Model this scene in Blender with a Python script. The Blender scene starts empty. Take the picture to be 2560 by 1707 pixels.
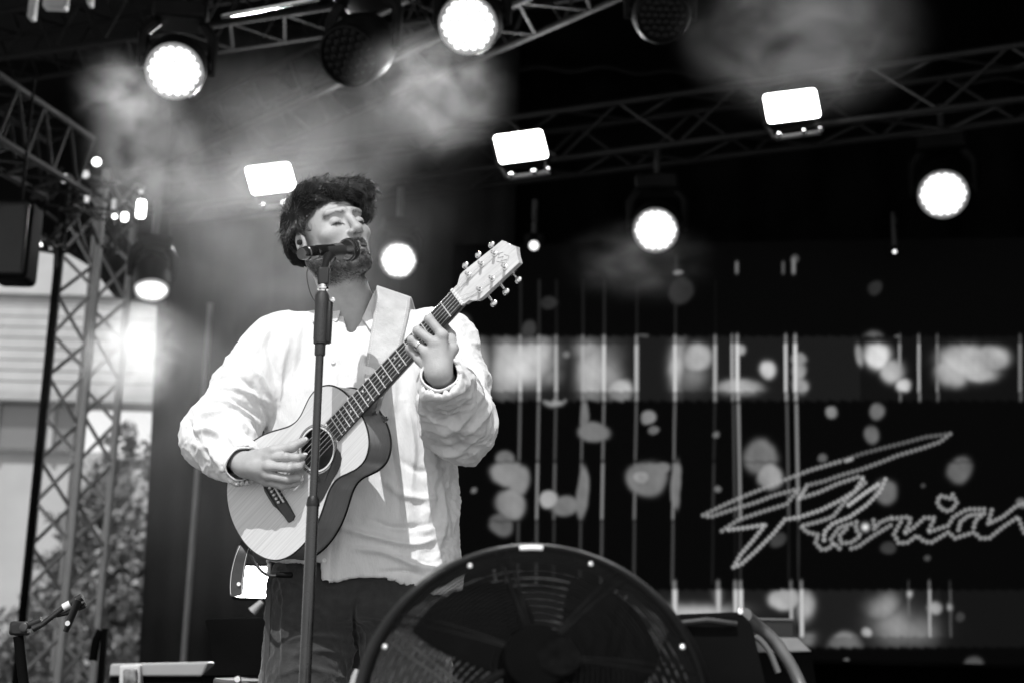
import bpy, math, random
import numpy as np
from mathutils import Matrix, Vector
random.seed(4); rng = np.random.default_rng(7)
SC = bpy.context.scene
COL = SC.collection
# ------------------------------------------------------------------ camera
FPX = 3556.0; PITCH = math.radians(12.9); ROLL = math.radians(1.5); CAMZ = 0.60
CF = np.array([0, math.cos(PITCH), math.sin(PITCH)])
_u0 = np.array([0, -math.sin(PITCH), math.cos(PITCH)]); _r0 = np.array([1.0, 0, 0])
CR = _r0*math.cos(ROLL)+_u0*math.sin(ROLL); CU = _u0*math.cos(ROLL)-_r0*math.sin(ROLL)
CC = np.array([0, 0, CAMZ])
def ray(x, y):
    d = FPX*CF+(x-1280)*CR-(y-853.5)*CU
    return d/d[1]
def at(x, y, Y): return CC+ray(x, y)*Y
def atz(x, y, Z):
    d = ray(x, y); return CC+d*((Z-CAMZ)/d[2])
def topx(v):
    q = np.asarray(v)-CC; w = q@CF
    return 1280+FPX*(q@CR)/w, 853.5-FPX*(q@CU)/w
cam = bpy.data.cameras.new('camera'); camo = bpy.data.objects.new('camera', cam); COL.objects.link(camo)
M = Matrix.Identity(4)
for i in range(3):
    M[i][0] = CR[i]; M[i][1] = CU[i]; M[i][2] = -CF[i]; M[i][3] = CC[i]
camo.matrix_world = M
cam.sensor_width = 36; cam.lens = 36*FPX/2560; cam.clip_start = .05; cam.clip_end = 500
cam.dof.use_dof = True; cam.dof.focus_distance = 3.36; cam.dof.aperture_fstop = 2.9
SC.camera = camo
# ------------------------------------------------------------------ light
SUN_EL = math.radians(52); SUN_AZ = math.radians(-12)      # from in front of the stage, a little to the left
w = bpy.data.worlds.new("World"); SC.world = w; w.use_nodes = True
nt = w.node_tree; nt.nodes.clear()
sky = nt.nodes.new('ShaderNodeTexSky'); sky.sky_type = 'NISHITA'; sky.sun_disc = False
sky.sun_elevation = SUN_EL; sky.sun_rotation = math.radians(180)+SUN_AZ
bw = nt.nodes.new('ShaderNodeRGBToBW'); bg = nt.nodes.new('ShaderNodeBackground'); bg.inputs[1].default_value = .15
wo = nt.nodes.new('ShaderNodeOutputWorld')
nt.links.new(sky.outputs[0], bw.inputs[0]); nt.links.new(bw.outputs[0], bg.inputs[0]); nt.links.new(bg.outputs[0], wo.inputs[0])
sl = bpy.data.lights.new('sun', 'SUN'); sl.energy = 2.9; sl.angle = math.radians(.5); sl.color = (1, 1, 1)
so = bpy.data.objects.new('sun', sl); COL.objects.link(so)
sd = Vector((math.sin(SUN_AZ)*math.cos(SUN_EL), -math.cos(SUN_AZ)*math.cos(SUN_EL), math.sin(SUN_EL)))
so.rotation_euler = sd.to_track_quat('Z', 'Y').to_euler(); so.location = (-3, -6, 12)
SC.view_settings.view_transform = 'Standard'; SC.view_settings.look = 'None'
SC.view_settings.exposure = 0.42; SC.view_settings.gamma = 1
SC.render.engine = 'CYCLES'
SC.cycles.use_denoising = True
SC.cycles.max_bounces = 6; SC.cycles.volume_bounces = 0; SC.cycles.diffuse_bounces = 3
SC.cycles.volume_step_rate = 2.0; SC.cycles.volume_max_steps = 96
SC.cycles.caustics_reflective = False; SC.cycles.caustics_refractive = False
SC.cycles.sample_clamp_indirect = 4
# ------------------------------------------------------------------ materials (black and white photograph: every colour is a grey)
def mat(name, g, rough=.6, metal=0, bump=0, bscale=200, var=0, vscale=8, spec=.5, stretch=(1, 1, 1), coat=0, trans=0, emis=0, attr=None, coord='Object', sheen=0):
    m = bpy.data.materials.new(name); m.use_nodes = True
    n = m.node_tree; b = n.nodes['Principled BSDF']; L = n.links.new
    b.inputs['Roughness'].default_value = rough; b.inputs['Metallic'].default_value = metal
    b.inputs['Base Color'].default_value = (g, g, g, 1); b.inputs['Specular IOR Level'].default_value = spec
    b.inputs['Coat Weight'].default_value = coat; b.inputs['Transmission Weight'].default_value = trans
    b.inputs['Sheen Weight'].default_value = sheen
    if emis:
        b.inputs['Emission Color'].default_value = (1, 1, 1, 1); b.inputs['Emission Strength'].default_value = emis
    if bump or var:
        tc = n.nodes.new('ShaderNodeTexCoord'); mp = n.nodes.new('ShaderNodeMapping'); mp.inputs['Scale'].default_value = stretch
        L(tc.outputs[coord], mp.inputs[0])
    if var:
        nz = n.nodes.new('ShaderNodeTexNoise'); nz.inputs['Scale'].default_value = vscale; nz.inputs['Detail'].default_value = 6
        L(mp.outputs[0], nz.inputs['Vector'])
        mr = n.nodes.new('ShaderNodeMapRange'); mr.inputs[1].default_value = .3; mr.inputs[2].default_value = .7
        mr.inputs[3].default_value = g*(1-var); mr.inputs[4].default_value = min(1, g*(1+var))
        L(nz.outputs[0], mr.inputs[0]); src = mr.outputs[0]
        L(src, b.inputs['Base Color'])
        if attr:
            a = n.nodes.new('ShaderNodeAttribute'); a.attribute_name = attr
            mu = n.nodes.new('ShaderNodeMath'); mu.operation = 'MULTIPLY'; L(src, mu.inputs[0]); L(a.outputs['Fac'], mu.inputs[1])
            L(mu.outputs[0], b.inputs['Base Color'])
        rr = n.nodes.new('ShaderNodeMapRange'); rr.inputs[1].default_value = .3; rr.inputs[2].default_value = .7
        rr.inputs[3].default_value = max(0, rough-.1); rr.inputs[4].default_value = min(1, rough+.1)
        L(nz.outputs[0], rr.inputs[0]); L(rr.outputs[0], b.inputs['Roughness'])
    if bump:
        nb = n.nodes.new('ShaderNodeTexNoise'); nb.inputs['Scale'].default_value = bscale; nb.inputs['Detail'].default_value = 5
        L(mp.outputs[0], nb.inputs['Vector']); bu = n.nodes.new('ShaderNodeBump'); bu.inputs['Strength'].default_value = bump
        bu.inputs['Distance'].default_value = .004; L(nb.outputs[0], bu.inputs['Height']); L(bu.outputs[0], b.inputs['Normal'])
    return m
def emat(name, s):
    m = bpy.data.materials.new(name); m.use_nodes = True; n = m.node_tree; n.nodes.clear()
    e = n.nodes.new('ShaderNodeEmission'); e.inputs[1].default_value = s
    o = n.nodes.new('ShaderNodeOutputMaterial'); n.links.new(e.outputs[0], o.inputs[0]); return m
BLK = mat('black_paint', .005, .5, var=.4, vscale=12, spec=.07)
BLKM = mat('matt_black', .004, .9, var=.5, vscale=4, spec=.04)
PLA = mat('black_plastic', .012, .45, bump=.2, bscale=400, var=.3, spec=.35)
STEEL = mat('dark_steel', .05, .32, metal=.6, var=.3, vscale=10)
CHR = mat('chrome', .75, .12, metal=1, var=.1, vscale=20)
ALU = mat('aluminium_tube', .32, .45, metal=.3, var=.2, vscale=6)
ALUD = mat('shaded_aluminium_tube', .010, .6, metal=.2, var=.3, vscale=6, spec=.2)  # aluminium colour darkened so these trusses sink into the hazy gloom
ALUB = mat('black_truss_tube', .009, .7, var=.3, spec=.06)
# ------------------------------------------------------------------ mesh helpers
class MB:
    def __init__(s): s.v = []; s.f = []; s.n = 0
    def add(s, v, f):
        v = [tuple(map(float, x)) for x in v]; o = s.n
        s.v += v; s.f += [tuple(int(i)+o for i in q) for q in f]; s.n += len(v)
    def tube(s, pts, r, k=8, cap=True, flat=None):
        pts = [np.array(p, float) for p in pts]; n = len(pts)
        rs = [r]*n if np.isscalar(r) else list(r)
        V = []; t0 = None; a = None
        for i in range(n):
            t = pts[min(i+1, n-1)]-pts[max(i-1, 0)]; t = t/(np.linalg.norm(t)+1e-12)
            if a is None:
                h = np.array([0, 0, 1.]) if abs(t[2]) < .9 else np.array([1., 0, 0])
                a = np.cross(t, h); a /= np.linalg.norm(a)
            else:
                a = a-t*(a@t); a /= (np.linalg.norm(a)+1e-12)
            b = np.cross(t, a)
            for j in range(k):
                w = 2*math.pi*j/k; V.append(pts[i]+(a*math.cos(w)+b*math.sin(w)*(flat or 1))*rs[i])
        Fc = [(i*k+j, i*k+(j+1) % k, (i+1)*k+(j+1) % k, (i+1)*k+j) for i in range(n-1) for j in range(k)]
        if cap: Fc += [tuple(range(k))[::-1], tuple((n-1)*k+j for j in range(k))]
        s.add(V, Fc); return s
    def lathe(s, c, ax, prof, k=32, cap=True):
        """prof: list of (distance along ax, radius)"""
        c = np.array(c, float); ax = np.array(ax, float); ax /= np.linalg.norm(ax)
        h = np.array([0, 0, 1.]) if abs(ax[2]) < .9 else np.array([1., 0, 0])
        a = np.cross(ax, h); a /= np.linalg.norm(a); b = np.cross(ax, a)
        V = [c+ax*t+(a*math.cos(2*math.pi*j/k)+b*math.sin(2*math.pi*j/k))*r for t, r in prof for j in range(k)]
        n = len(prof)
        Fc = [(i*k+j, (i+1)*k+j, (i+1)*k+(j+1) % k, i*k+(j+1) % k) for i in range(n-1) for j in range(k)]
        if cap: Fc += [tuple(range(k)), tuple((n-1)*k+j for j in range(k))[::-1]]
        s.add(V, Fc); return s
    def box(s, c, h, R=None, bev=0):
        c = np.array(c, float); R = np.eye(3) if R is None else np.array(R, float)   # rows of R = local axes
        if bev <= 0:
            V = [c+R.T@np.array([x*h[0], y*h[1], z*h[2]]) for x in (-1, 1) for y in (-1, 1) for z in (-1, 1)]
            Fc = [(0, 1, 3, 2), (4, 6, 7, 5), (0, 4, 5, 1), (2, 3, 7, 6), (0, 2, 6, 4), (1, 5, 7, 3)]
            s.add(V, Fc); return s
        b = bev; V = []
        ring = [(1, 0), (1, 1)]
        poly = []
        for sx, sz, a0 in ((1, 1, 0), (-1, 1, 90), (-1, -1, 180), (1, -1, 270)):
            for q in (0, 30, 60, 90):
                w = math.radians(a0+q); poly.append((sx*(h[0]-b)+b*math.cos(w), sz*(h[2]-b)+b*math.sin(w)))
        k = len(poly)
        for yy, sc in ((-h[1], 1), (h[1], 1)):
            pass
        lay = [(-h[1], b*.6), (-h[1]+b*.6, 0), (h[1]-b*.6, 0), (h[1], b*.6)]
        for yy, ins in lay:
            for x, z in poly:
                V.append(c+R.T@np.array([x-math.copysign(min(ins, abs(x)), x), yy, z-math.copysign(min(ins, abs(z)), z)]))
        Fc = [(i*k+j, (i+1)*k+j, (i+1)*k+(j+1) % k, i*k+(j+1) % k) for i in range(3) for j in range(k)]
        Fc += [tuple(range(k)), tuple(3*k+j for j in range(k))[::-1]]
        s.add(V, Fc); return s
    def build(s, name, m, parent=None, smooth=True, local=False):
        me = bpy.data.meshes.new(name); me.from_pydata(s.v, [], s.f); me.update()
        if smooth:
            try: me.shade_smooth()
            except Exception: pass
            me.set_sharp_from_angle(angle=math.radians(38))
        o = bpy.data.objects.new(name, me); COL.objects.link(o); me.materials.append(m)
        if parent is not None:
            o.parent = parent
            if not local: o.matrix_parent_inverse = parent.matrix_world.inverted()
        return o
def fix_normals(o):
    import bmesh
    bm = bmesh.new(); bm.from_mesh(o.data); bmesh.ops.recalc_face_normals(bm, faces=bm.faces); bm.to_mesh(o.data); bm.free()
def tag(o, label=None, cat=None, group=None, kind=None):
    if label: o['label'] = label
    if cat: o['category'] = cat
    if group: o['group'] = group
    if kind: o['kind'] = kind
    return o
def empty(name, loc=(0, 0, 0), mw=None):
    o = bpy.data.objects.new(name, None); COL.objects.link(o); o.empty_display_size = .05
    o.matrix_world = mw if mw is not None else Matrix.Translation(Vector(tuple(map(float, loc))))
    return o
def npmesh(name, V, F, m, parent=None, smooth=True):
    me = bpy.data.meshes.new(name); V = np.asarray(V, np.float32); F = np.asarray(F, np.int32)
    me.vertices.add(len(V)); me.vertices.foreach_set('co', V.ravel())
    k = F.shape[1]; me.loops.add(F.size); me.loops.foreach_set('vertex_index', F.ravel())
    me.polygons.add(len(F)); me.polygons.foreach_set('loop_start', np.arange(0, F.size, k, dtype=np.int32))
    try: me.polygons.foreach_set('loop_total', np.full(len(F), k, np.int32))
    except Exception: pass
    me.update(calc_edges=True)
    me.polygons.foreach_set('use_smooth', np.full(len(F), smooth))
    me.materials.append(m)
    o = bpy.data.objects.new(name, me); COL.objects.link(o)
    if parent is not None: o.parent = parent; o.matrix_parent_inverse = parent.matrix_world.inverted()
    return o
def fattr(o, name, arr):
    a = o.data.attributes.new(name, 'FLOAT', 'POINT'); a.data.foreach_set('value', np.asarray(arr, np.float32))
def tree_copy(o, parent=None):
    c = o.copy(); COL.objects.link(c); c.parent = parent
    for ch in list(o.children): tree_copy(ch, c)
    return c
# ------------------------------------------------------------------ signed distance meshing (sparse surface nets)
def smin(a, b, k): 
    h = np.clip(.5+.5*(b-a)/k, 0, 1); return b+(a-b)*h-k*h*(1-h)
def smax(a, b, k): return -smin(-a, -b, k)
def rc(p, a, b, ra, rb):
    a = np.asarray(a, np.float32); ab = np.asarray(b, np.float32)-a; q = p-a
    t = np.clip(q@ab/(ab@ab+1e-12), 0, 1)
    return np.sqrt(((q-t[:, None]*ab)**2).sum(1))-(ra+(rb-ra)*t)
def el(p, c, r, R=None):
    q = p-np.asarray(c, np.float32)
    if R is not None: q = q@np.asarray(R, np.float32).T
    r = np.asarray(r, np.float32); k0 = np.sqrt(((q/r)**2).sum(1)); k1 = np.sqrt(((q/r**2)**2).sum(1))+1e-9
    return k0*(k0-1)/k1
def chain(p, pts, rs, k=.01):
    d = None
    for i in range(len(pts)-1):
        e = rc(p, pts[i], pts[i+1], rs[i], rs[i+1]); d = e if d is None else smin(d, e, k)
    return d
def sdf_mesh(fn, lo, hi, h, B=8):
    lo = np.asarray(lo, float); n = np.ceil((np.asarray(hi)-lo)/(h*B)).astype(int)
    bi = np.stack(np.meshgrid(*[np.arange(x) for x in n], indexing='ij'), -1).reshape(-1, 3)
    ce = (lo+(bi+.5)*B*h).astype(np.float32)
    dv = np.concatenate([fn(ce[i:i+200000]) for i in range(0, len(ce), 200000)])
    bi = bi[np.abs(dv) < B*h*.9*1.35]
    g = np.stack(np.meshgrid(*[np.arange(B+1)]*3, indexing='ij'), -1)
    K = []; VV = []; Q = []
    S = 1 << 20
    key = lambda c: (c[..., 0].astype(np.int64)*S+c[..., 1])*S+c[..., 2]
    cor = [(i, j, k) for i in (0, 1) for j in (0, 1) for k in (0, 1)]
    edges = [(a, b) for a in range(8) for b in range(a+1, 8) if sum(abs(cor[a][t]-cor[b][t]) for t in range(3)) == 1]
    for s in range(0, len(bi), 300):
        b = bi[s:s+300]; gi = b[:, None, None, None, :]*B+g[None]
        P = (lo+gi*h).astype(np.float32); d = fn(P.reshape(-1, 3)).reshape(P.shape[:-1])
        ins = d < 0
        act = np.zeros(ins[:, :-1, :-1, :-1].shape, int)
        for i, j, k in cor: act += ins[:, i:B+i, j:B+j, k:B+k]
        w = np.argwhere((act > 0) & (act < 8))
        if len(w):
            acc = np.zeros((len(w), 3)); cnt = np.zeros(len(w))
            dc = [d[w[:, 0], w[:, 1]+c[0], w[:, 2]+c[1], w[:, 3]+c[2]] for c in cor]
            for a, e in edges:
                m = (dc[a] < 0) != (dc[e] < 0); t = dc[a]/(dc[a]-dc[e]+1e-20)
                pt = np.array(cor[a])+t[:, None]*(np.array(cor[e])-np.array(cor[a]))
                acc[m] += pt[m]; cnt[m] += 1
            gc = b[w[:, 0]]*B+w[:, 1:]
            K.append(key(gc)); VV.append(lo+(gc+acc/cnt[:, None])*h)
        for ax in range(3):
            sl = [slice(0, B)]*3; s2 = list(sl); s2[ax] = slice(1, B+1)
            A = ins[(slice(None), *sl)]; C2 = ins[(slice(None), *s2)]
            e = np.argwhere(A != C2)
            if not len(e): continue
            gc = b[e[:, 0]]*B+e[:, 1:]; fl = A[e[:, 0], e[:, 1], e[:, 2], e[:, 3]]
            u = np.zeros(3, int); v = np.zeros(3, int); u[(ax+1) % 3] = 1; v[(ax+2) % 3] = 1
            q = np.stack([key(gc), key(gc-u), key(gc-u-v), key(gc-v)], 1)
            q[~fl] = q[~fl][:, ::-1]; Q.append(q)
    K = np.concatenate(K); V = np.concatenate(VV); Q = np.concatenate(Q)
    o = np.argsort(K); K = K[o]; V = V[o]
    idx = np.searchsorted(K, Q); idx = np.clip(idx, 0, len(K)-1); ok = (K[idx] == Q).all(1)
    return V.astype(np.float32), idx[ok]
def normals(V, F):
    n = np.cross(V[F[:, 2]]-V[F[:, 0]], V[F[:, 3]]-V[F[:, 1]]); N = np.zeros_like(V)
    for k in range(4): np.add.at(N, F[:, k], n)
    return N/(np.linalg.norm(N, axis=1, keepdims=True)+1e-12)
def relax(V, F, it=1, w=.5):
    for _ in range(it):
        S = np.zeros_like(V); c = np.zeros(len(V))
        for k in range(4):
            a, b = F[:, k], F[:, (k+1) % 4]
            np.add.at(S, a, V[b]); np.add.at(c, a, 1); np.add.at(S, b, V[a]); np.add.at(c, b, 1)
        V = V*(1-w)+w*S/np.maximum(c, 1)[:, None]
    return V.astype(np.float32)
def wave(p, seed, f0, n=6, aniso=(1, 1, 1), warp=0):
    r = np.random.default_rng(seed); q = p*np.asarray(aniso, np.float32)
    if warp:
        q = q+warp*np.stack([np.sin(q@r.normal(size=3).astype(np.float32)*f0*.4+i*2.1) for i in range(3)], 1)
    s = np.zeros(len(p), np.float32)
    for i in range(n):
        k = r.normal(size=3); k /= np.linalg.norm(k); k *= f0*r.uniform(.6, 1.6)
        s += np.sin(q@k.astype(np.float32)+r.uniform(0, 6.3))
    return s/math.sqrt(n)
# ================================================================== SETTING
def struct(name, mb, m, smooth=False):
    o = mb.build(name, m, smooth=smooth); o['kind'] = 'structure'; return o
GND = mat('paving', .50, .9, var=.25, vscale=3, bump=.3, bscale=60)
struct('ground', MB().box((0, 20, -.95), (60, 60, .05)), GND)
DECK = mat('stage_deck', .03, .8, var=.4, vscale=5, bump=.2, bscale=90, spec=.15)
struct('stage_floor', MB().box((.8, 6.9, -.04), (5.4, 4.9, .04)), DECK)
struct('stage_skirt', MB().box((.8, 2.0, -.49), (5.35, .02, .40)), BLKM)
ROOFM = mat('roof_canopy', .006, .9, var=.3, vscale=2, spec=.04)
rf = MB(); rf.box((.8, 6.6, 5.3), (6.0, 5.1, .04)); struct('stage_roof', rf, ROOFM)
# ---- backdrop curtain left of the screen, hung in soft folds
CUR = mat('curtain_cloth', .022, .95, var=.25, vscale=3, bump=.2, bscale=80, spec=.05)
def curtain(name, x0, x1, y, z0, z1, m, seed, lab, fold=.05, lean=0):
    n = 160; k = 24; V = []; F = []
    for j in range(k+1):
        z = z0+(z1-z0)*j/k
        for i in range(n+1):
            x = x0+(x1-x0)*i/n
            V.append((x+lean*(z-z0)*(1-i/n), y+fold*math.sin(i*.55+seed+.4*math.sin(j*.2))+.03*math.sin(i*.17+j*.21), z))
    for j in range(k):
        for i in range(n):
            a = j*(n+1)+i; F.append((a, a+1, a+n+2, a+n+1))
    o = npmesh(name, V, F, m); so_ = o.modifiers.new('s', 'SOLIDIFY'); so_.thickness = .01
    tag(o, lab, 'curtain'); return o
pl = at(352, 1640, 9.9); pr = at(1200, 1200, 9.9)
curtain('backdrop_curtain', pl[0], pr[0]+.2, 9.9, -.05, 5.25, CUR, 1, 'dark cloth backdrop hanging behind the singer, left of the lit screen', .012, -.03)
curtain('rear_curtain', pr[0]-.8, 6.4, 10.6, -.05, 5.25, BLKM, 4, 'black cloth hanging behind and above the video screen')
WRM = mat('sky_block_black', .004, .95, var=.3, spec=.04)
mb = MB(); V_ = []; F_ = []
for j in range(13):
    for i in range(121): V_.append((6.25+.05*math.sin(i*.6+.3*j), 2.3+8.5*i/120, -.05+5.3*j/12))
for j in range(12):
    for i in range(120): a = j*121+i; F_.append((a, a+1, a+122, a+121))
o = npmesh('sky_block_cloth', V_, F_, WRM); so_ = o.modifiers.new('s', 'SOLIDIFY'); so_.thickness = .01  # added out of view to shut out sky light and darken the stage
tag(o, 'black cloth closing the right side of the stage', 'curtain')
# ================================================================== OUTSIDE, seen past the left edge of the backdrop
FAC = mat('facade_render', .34, .85, var=.12, vscale=1.2, bump=.2, bscale=30)
SID = mat('roof_siding', .36, .7, var=.15, vscale=2)
GLS = mat('window_glass', .12, .08, spec=.8)
bd = tag(empty('town_building', at(20, 1600, 19)), 'pale rendered building with ribbed roof overhang seen past the stage at left', 'building')
bx0 = at(-160, 1000, 19)[0]; bx1 = at(345, 1000, 19)[0]+.6
def zz(py, Y, px=60): return at(px, py, Y)[2]
MB().box(((bx0+bx1)/2-2, 20.2, (zz(1120, 19)-1)/2), ((bx1-bx0)/2+2, 1.0, (zz(1120, 19)+1)/2)).build('wall', FAC, bd)
mb = MB(); zt = zz(735, 19); zb = zz(985, 19)
for i in range(9):
    z0 = zb+(zt-zb)*i/9; mb.box(((bx0+bx1)/2-2, 18.9+.03*i, z0+(zt-zb)/18), ((bx1-bx0)/2+2, .05, (zt-zb)/18-.012))
mb.build('roof_cladding', SID, bd)
MB().box(((bx0+bx1)/2-2, 19.15, zb-.05), ((bx1-bx0)/2+2, .35, .06)).build('eaves_board', mat('eaves_board', .3, .7, var=.1), bd)
wf = MB().box((at(35, 1050, 19)[0]-.3, 19.12, (zz(1000, 19)+zz(1120, 19))/2), (1.1, .06, (zz(1000, 19)-zz(1120, 19))/2)).build('window', GLS, bd)
for k in range(3):
    MB().box((at(35, 1050, 19)[0]-1.0+.75*k, 19.04, (zz(1000, 19)+zz(1120, 19))/2), (.035, .03, (zz(1000, 19)-zz(1120, 19))/2)).build('window_frame', FAC, wf)
mb = MB()
for k in range(1):
    mb.box(((bx0+bx1)/2-2, 19.17, .4+.8*k), ((bx1-bx0)/2+2, .03, .03))
mb.build('string_course', mat('string_course', .36, .8, var=.1), bd)
MB().box(((bx0+bx1)/2-2, 22, zt+.5), ((bx1-bx0)/2+2, 3, .5)).build('roof', SID, bd)
# trees and shrubs: trunk, limbs and many leaf-sized faces
LEAF = mat('leaf', .13, .45, var=.9, vscale=2.6, spec=.6)
LEAF2 = mat('leaf_dark', .10, .5, var=.5, vscale=1.3, spec=.6)
BARK = mat('bark', .1, .9, bump=.6, bscale=20, var=.3)
def foliage_tree(name, base, h, blobs, nleaf, lab, m, size=.09, cat='tree', dirn=None):
    t = tag(empty(name, base), lab, cat); base = np.array(base, float)
    mb = MB(); top = base+np.array([0, 0, h*.8])
    mb.tube([base, base+np.array([.05, 0, h*.35]), top], [.13*h/4, .09*h/4, .03], 8)
    mb.build('trunk', BARK, t); lim = MB()
    V = []; F = []; n = 0
    for (dx, dy, dz, r) in blobs:
        c = base+np.array([dx, dy, dz]); lim.tube([base+np.array([0, 0, min(dz*.5, h*.4)]), (base+np.array([0, 0, h*.4])+c)/2+rng.normal(size=3)*.05, c], [.04*h/4+.01, .03, .01], 6)
        k = int(nleaf*r*r/sum(b[3]**2 for b in blobs))
        # leaves sit in small clusters so that light and gaps read between them
        nc = max(6, k//14); cc = rng.normal(size=(nc, 3)); cc /= np.linalg.norm(cc, axis=1)[:, None]; cc *= r*rng.uniform(.45, 1.05, (nc, 1))
        for i in range(k):
            p = c+cc[i % nc]+rng.normal(size=3)*r*.13
            a = rng.normal(size=3); a /= np.linalg.norm(a); b = np.cross(a, rng.normal(size=3)); b /= np.linalg.norm(b)
            s = size*rng.uniform(.6, 1.3)
            V += [p-a*s, p+b*s*.5, p+a*s, p-b*s*.5]; F.append((n, n+1, n+2, n+3)); n += 4
    lim.build('limb', BARK, t)
    npmesh('crown', V, F, m, t, smooth=False)
    return t
def W(px, py, Y): return at(px, py, Y)
b = W(300, 1707, 17); b[2] = -.9
foliage_tree('garden_tree', b, 3.4, [(W(*q)[0]-b[0], W(*q)[1]-b[1], W(*q)[2]+.9, r) for q, r in
    [((300, 1250, 17.2), .5), ((240, 1330, 16.8), .5), ((345, 1390, 17), .5), ((295, 1480, 16.6), .6), ((230, 1560, 17), .55), ((350, 1600, 16.6), .55), ((290, 1690, 16.8), .7), ((200, 1420, 17.2), .4), ((330, 1140, 17.2), .35)]],
    6500, 'leafy sunlit tree just outside the stage beside the dark backdrop', LEAF, .07)
b = W(170, 1707, 18); b[2] = -.9
foliage_tree('street_tree', b, 3.2, [(W(*q)[0]-b[0], W(*q)[1]-b[1], W(*q)[2]+.9, r) for q, r in
    [((170, 1520, 18), .5), ((120, 1660, 18), .5), ((190, 1660, 17.8), .5), ((150, 1420, 18), .3)]],
    2600, 'dark leafy tree seen through the lower part of the truss tower', LEAF2, .06)
b = W(10, 1707, 16.5); b[2] = -.9
foliage_tree('garden_shrub', b, 1.6, [(0, 0, 1.75, .4), (-.3, 0, 1.5, .45), (.3, 0, 1.45, .4), (0, .2, 1.1, .5)], 1800,
    'dark shrub at the bottom left corner under the pale wall', LEAF2, .05, 'shrub')
hp = [(-1300, 150), (-1300, 560), (88, 598), (160, 628), (228, 668), (285, 742), (420, 770), (420, 150)]
a = [at(x, y, 9.55) for x, y in hp]; mb = MB(); mb.add(a+[p+np.array([0, .03, 0]) for p in a], [tuple(range(8)), tuple(range(8, 16))[::-1]]+[(i, 8+i, 8+(i+1) % 8, (i+1) % 8) for i in range(8)])
o = mb.build('header_curtain', BLKM, smooth=False); fix_normals(o); tag(o, 'black cloth hanging over the daylight gap behind the tower top', 'curtain')
# ================================================================== TRUSSES
def truss(name, A, B, wd, hd, bays, lab, m, r=.022, grp='aluminium trusses of the stage roof', cat='truss', upv=(0, 0, 1)):
    A = np.array(A, float); B = np.array(B, float); d = B-A; L = np.linalg.norm(d); d /= L
    up = np.array(upv, float); up -= d*(up@d); up /= np.linalg.norm(up); sd_ = np.cross(d, up)
    t = tag(empty(name, A), lab, cat, grp)
    cs = [sd_*a*wd/2+up*b*hd/2 for a, b in ((-1, 1), (1, 1), (1, -1), (-1, -1))]
    for c in cs: MB().tube([A+c, B+c], r, 10).build('chord', m, t)
    mb = MB()
    for q in range(4):
        c0, c1 = cs[q], cs[(q+1) % 4]
        for i in range(bays):
            s0, s1 = i/bays, (i+.5)/bays; s2 = (i+1)/bays
            mb.tube([A+d*L*s0+c0, A+d*L*s1+c1], r*.5, 6); mb.tube([A+d*L*s1+c1, A+d*L*s2+c0], r*.5, 6)
    mb.build('bracing', m, t)
    return t
# rear truss that carries the bright panels: its front chords pass through these picture points
ZT = 3.93; a = atz(437, 416, ZT); b = atz(2560, 112, ZT)
d = b-a; a2 = a-d*.35; b2 = b+d*.12; hz = .31
nrm = np.array([-(b-a)[1], (b-a)[0], 0]); nrm /= np.linalg.norm(nrm)
if nrm[1] < 0: nrm = -nrm
REAR = (a2+nrm*.15+np.array([0, 0, -hz/2]), b2+nrm*.15+np.array([0, 0, -hz/2]))
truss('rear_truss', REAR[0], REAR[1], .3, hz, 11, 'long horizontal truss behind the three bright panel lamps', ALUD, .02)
ZS = 4.25; a = atz(560, 329, ZS); b = atz(1096, 80, ZS); d = b-a
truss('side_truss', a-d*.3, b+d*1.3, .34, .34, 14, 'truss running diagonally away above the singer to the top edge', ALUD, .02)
a = atz(0, 122, 4.4); b = atz(384, 61, 4.4); d = b-a
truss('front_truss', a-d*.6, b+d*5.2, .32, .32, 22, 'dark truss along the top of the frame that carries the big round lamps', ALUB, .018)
a = W(0, 392, 7.2); b = W(150, 480, 7.8); d = b-a
truss('left_truss', a-d*1.5+np.array([0, 0, .17]), b+d*.1+np.array([0, 0, .17]), .29, .33, 6, 'truss coming in from the left edge towards the tower top', ALUB, .02)
def gz(px, py, Y): return W(px, py, Y)
TX = W(168, 1400, 8.6)
truss('truss_tower', (TX[0], TX[1], -.05), (TX[0], TX[1], 3.55), .30, .30, 7, 'upright four-legged truss tower in front of the daylight gap at left', ALU, .024, 'tower and poles at the left of the stage', 'truss', (.45, 1, 0))
TX2 = W(88, 1400, 8.9)
for q, (px_, py_, Y_, r_) in enumerate(((70, 1400, 8.2, .024),)):
    p = W(px_, py_, Y_)
    t = tag(empty('steel_pole', (p[0], p[1], -.05)), 'dark upright pole standing left of the truss tower', 'pole', 'tower and poles at the left of the stage')
    MB().tube([(p[0], p[1], -.05), (p[0], p[1], 3.4)], r_, 12).build('shaft', BLKM, t)
    MB().lathe((p[0], p[1], -.0), (0, 0, 1), [(0, .2), (.012, .2), (.014, .04), (.06, .035)], 20).build('base_plate', STEEL, t)
p = W(478, 1400, 9.3)
t = tag(empty('scaffold_pole', (p[0], p[1], 0)), 'thin grey pole standing in front of the dark backdrop, left of the singer', 'pole', 'tower and poles at the left of the stage')
MB().tube([(p[0], p[1], 0), (p[0], p[1], gz(545, 760, 9.3)[2])], .019, 10).build('shaft', mat('pole_grey', .22, .5, var=.2), t)
MB().lathe((p[0], p[1], 0), (0, 0, 1), [(0, .12), (.01, .12), (.012, .03), (.05, .03)], 16).build('base_plate', STEEL, t)
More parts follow.
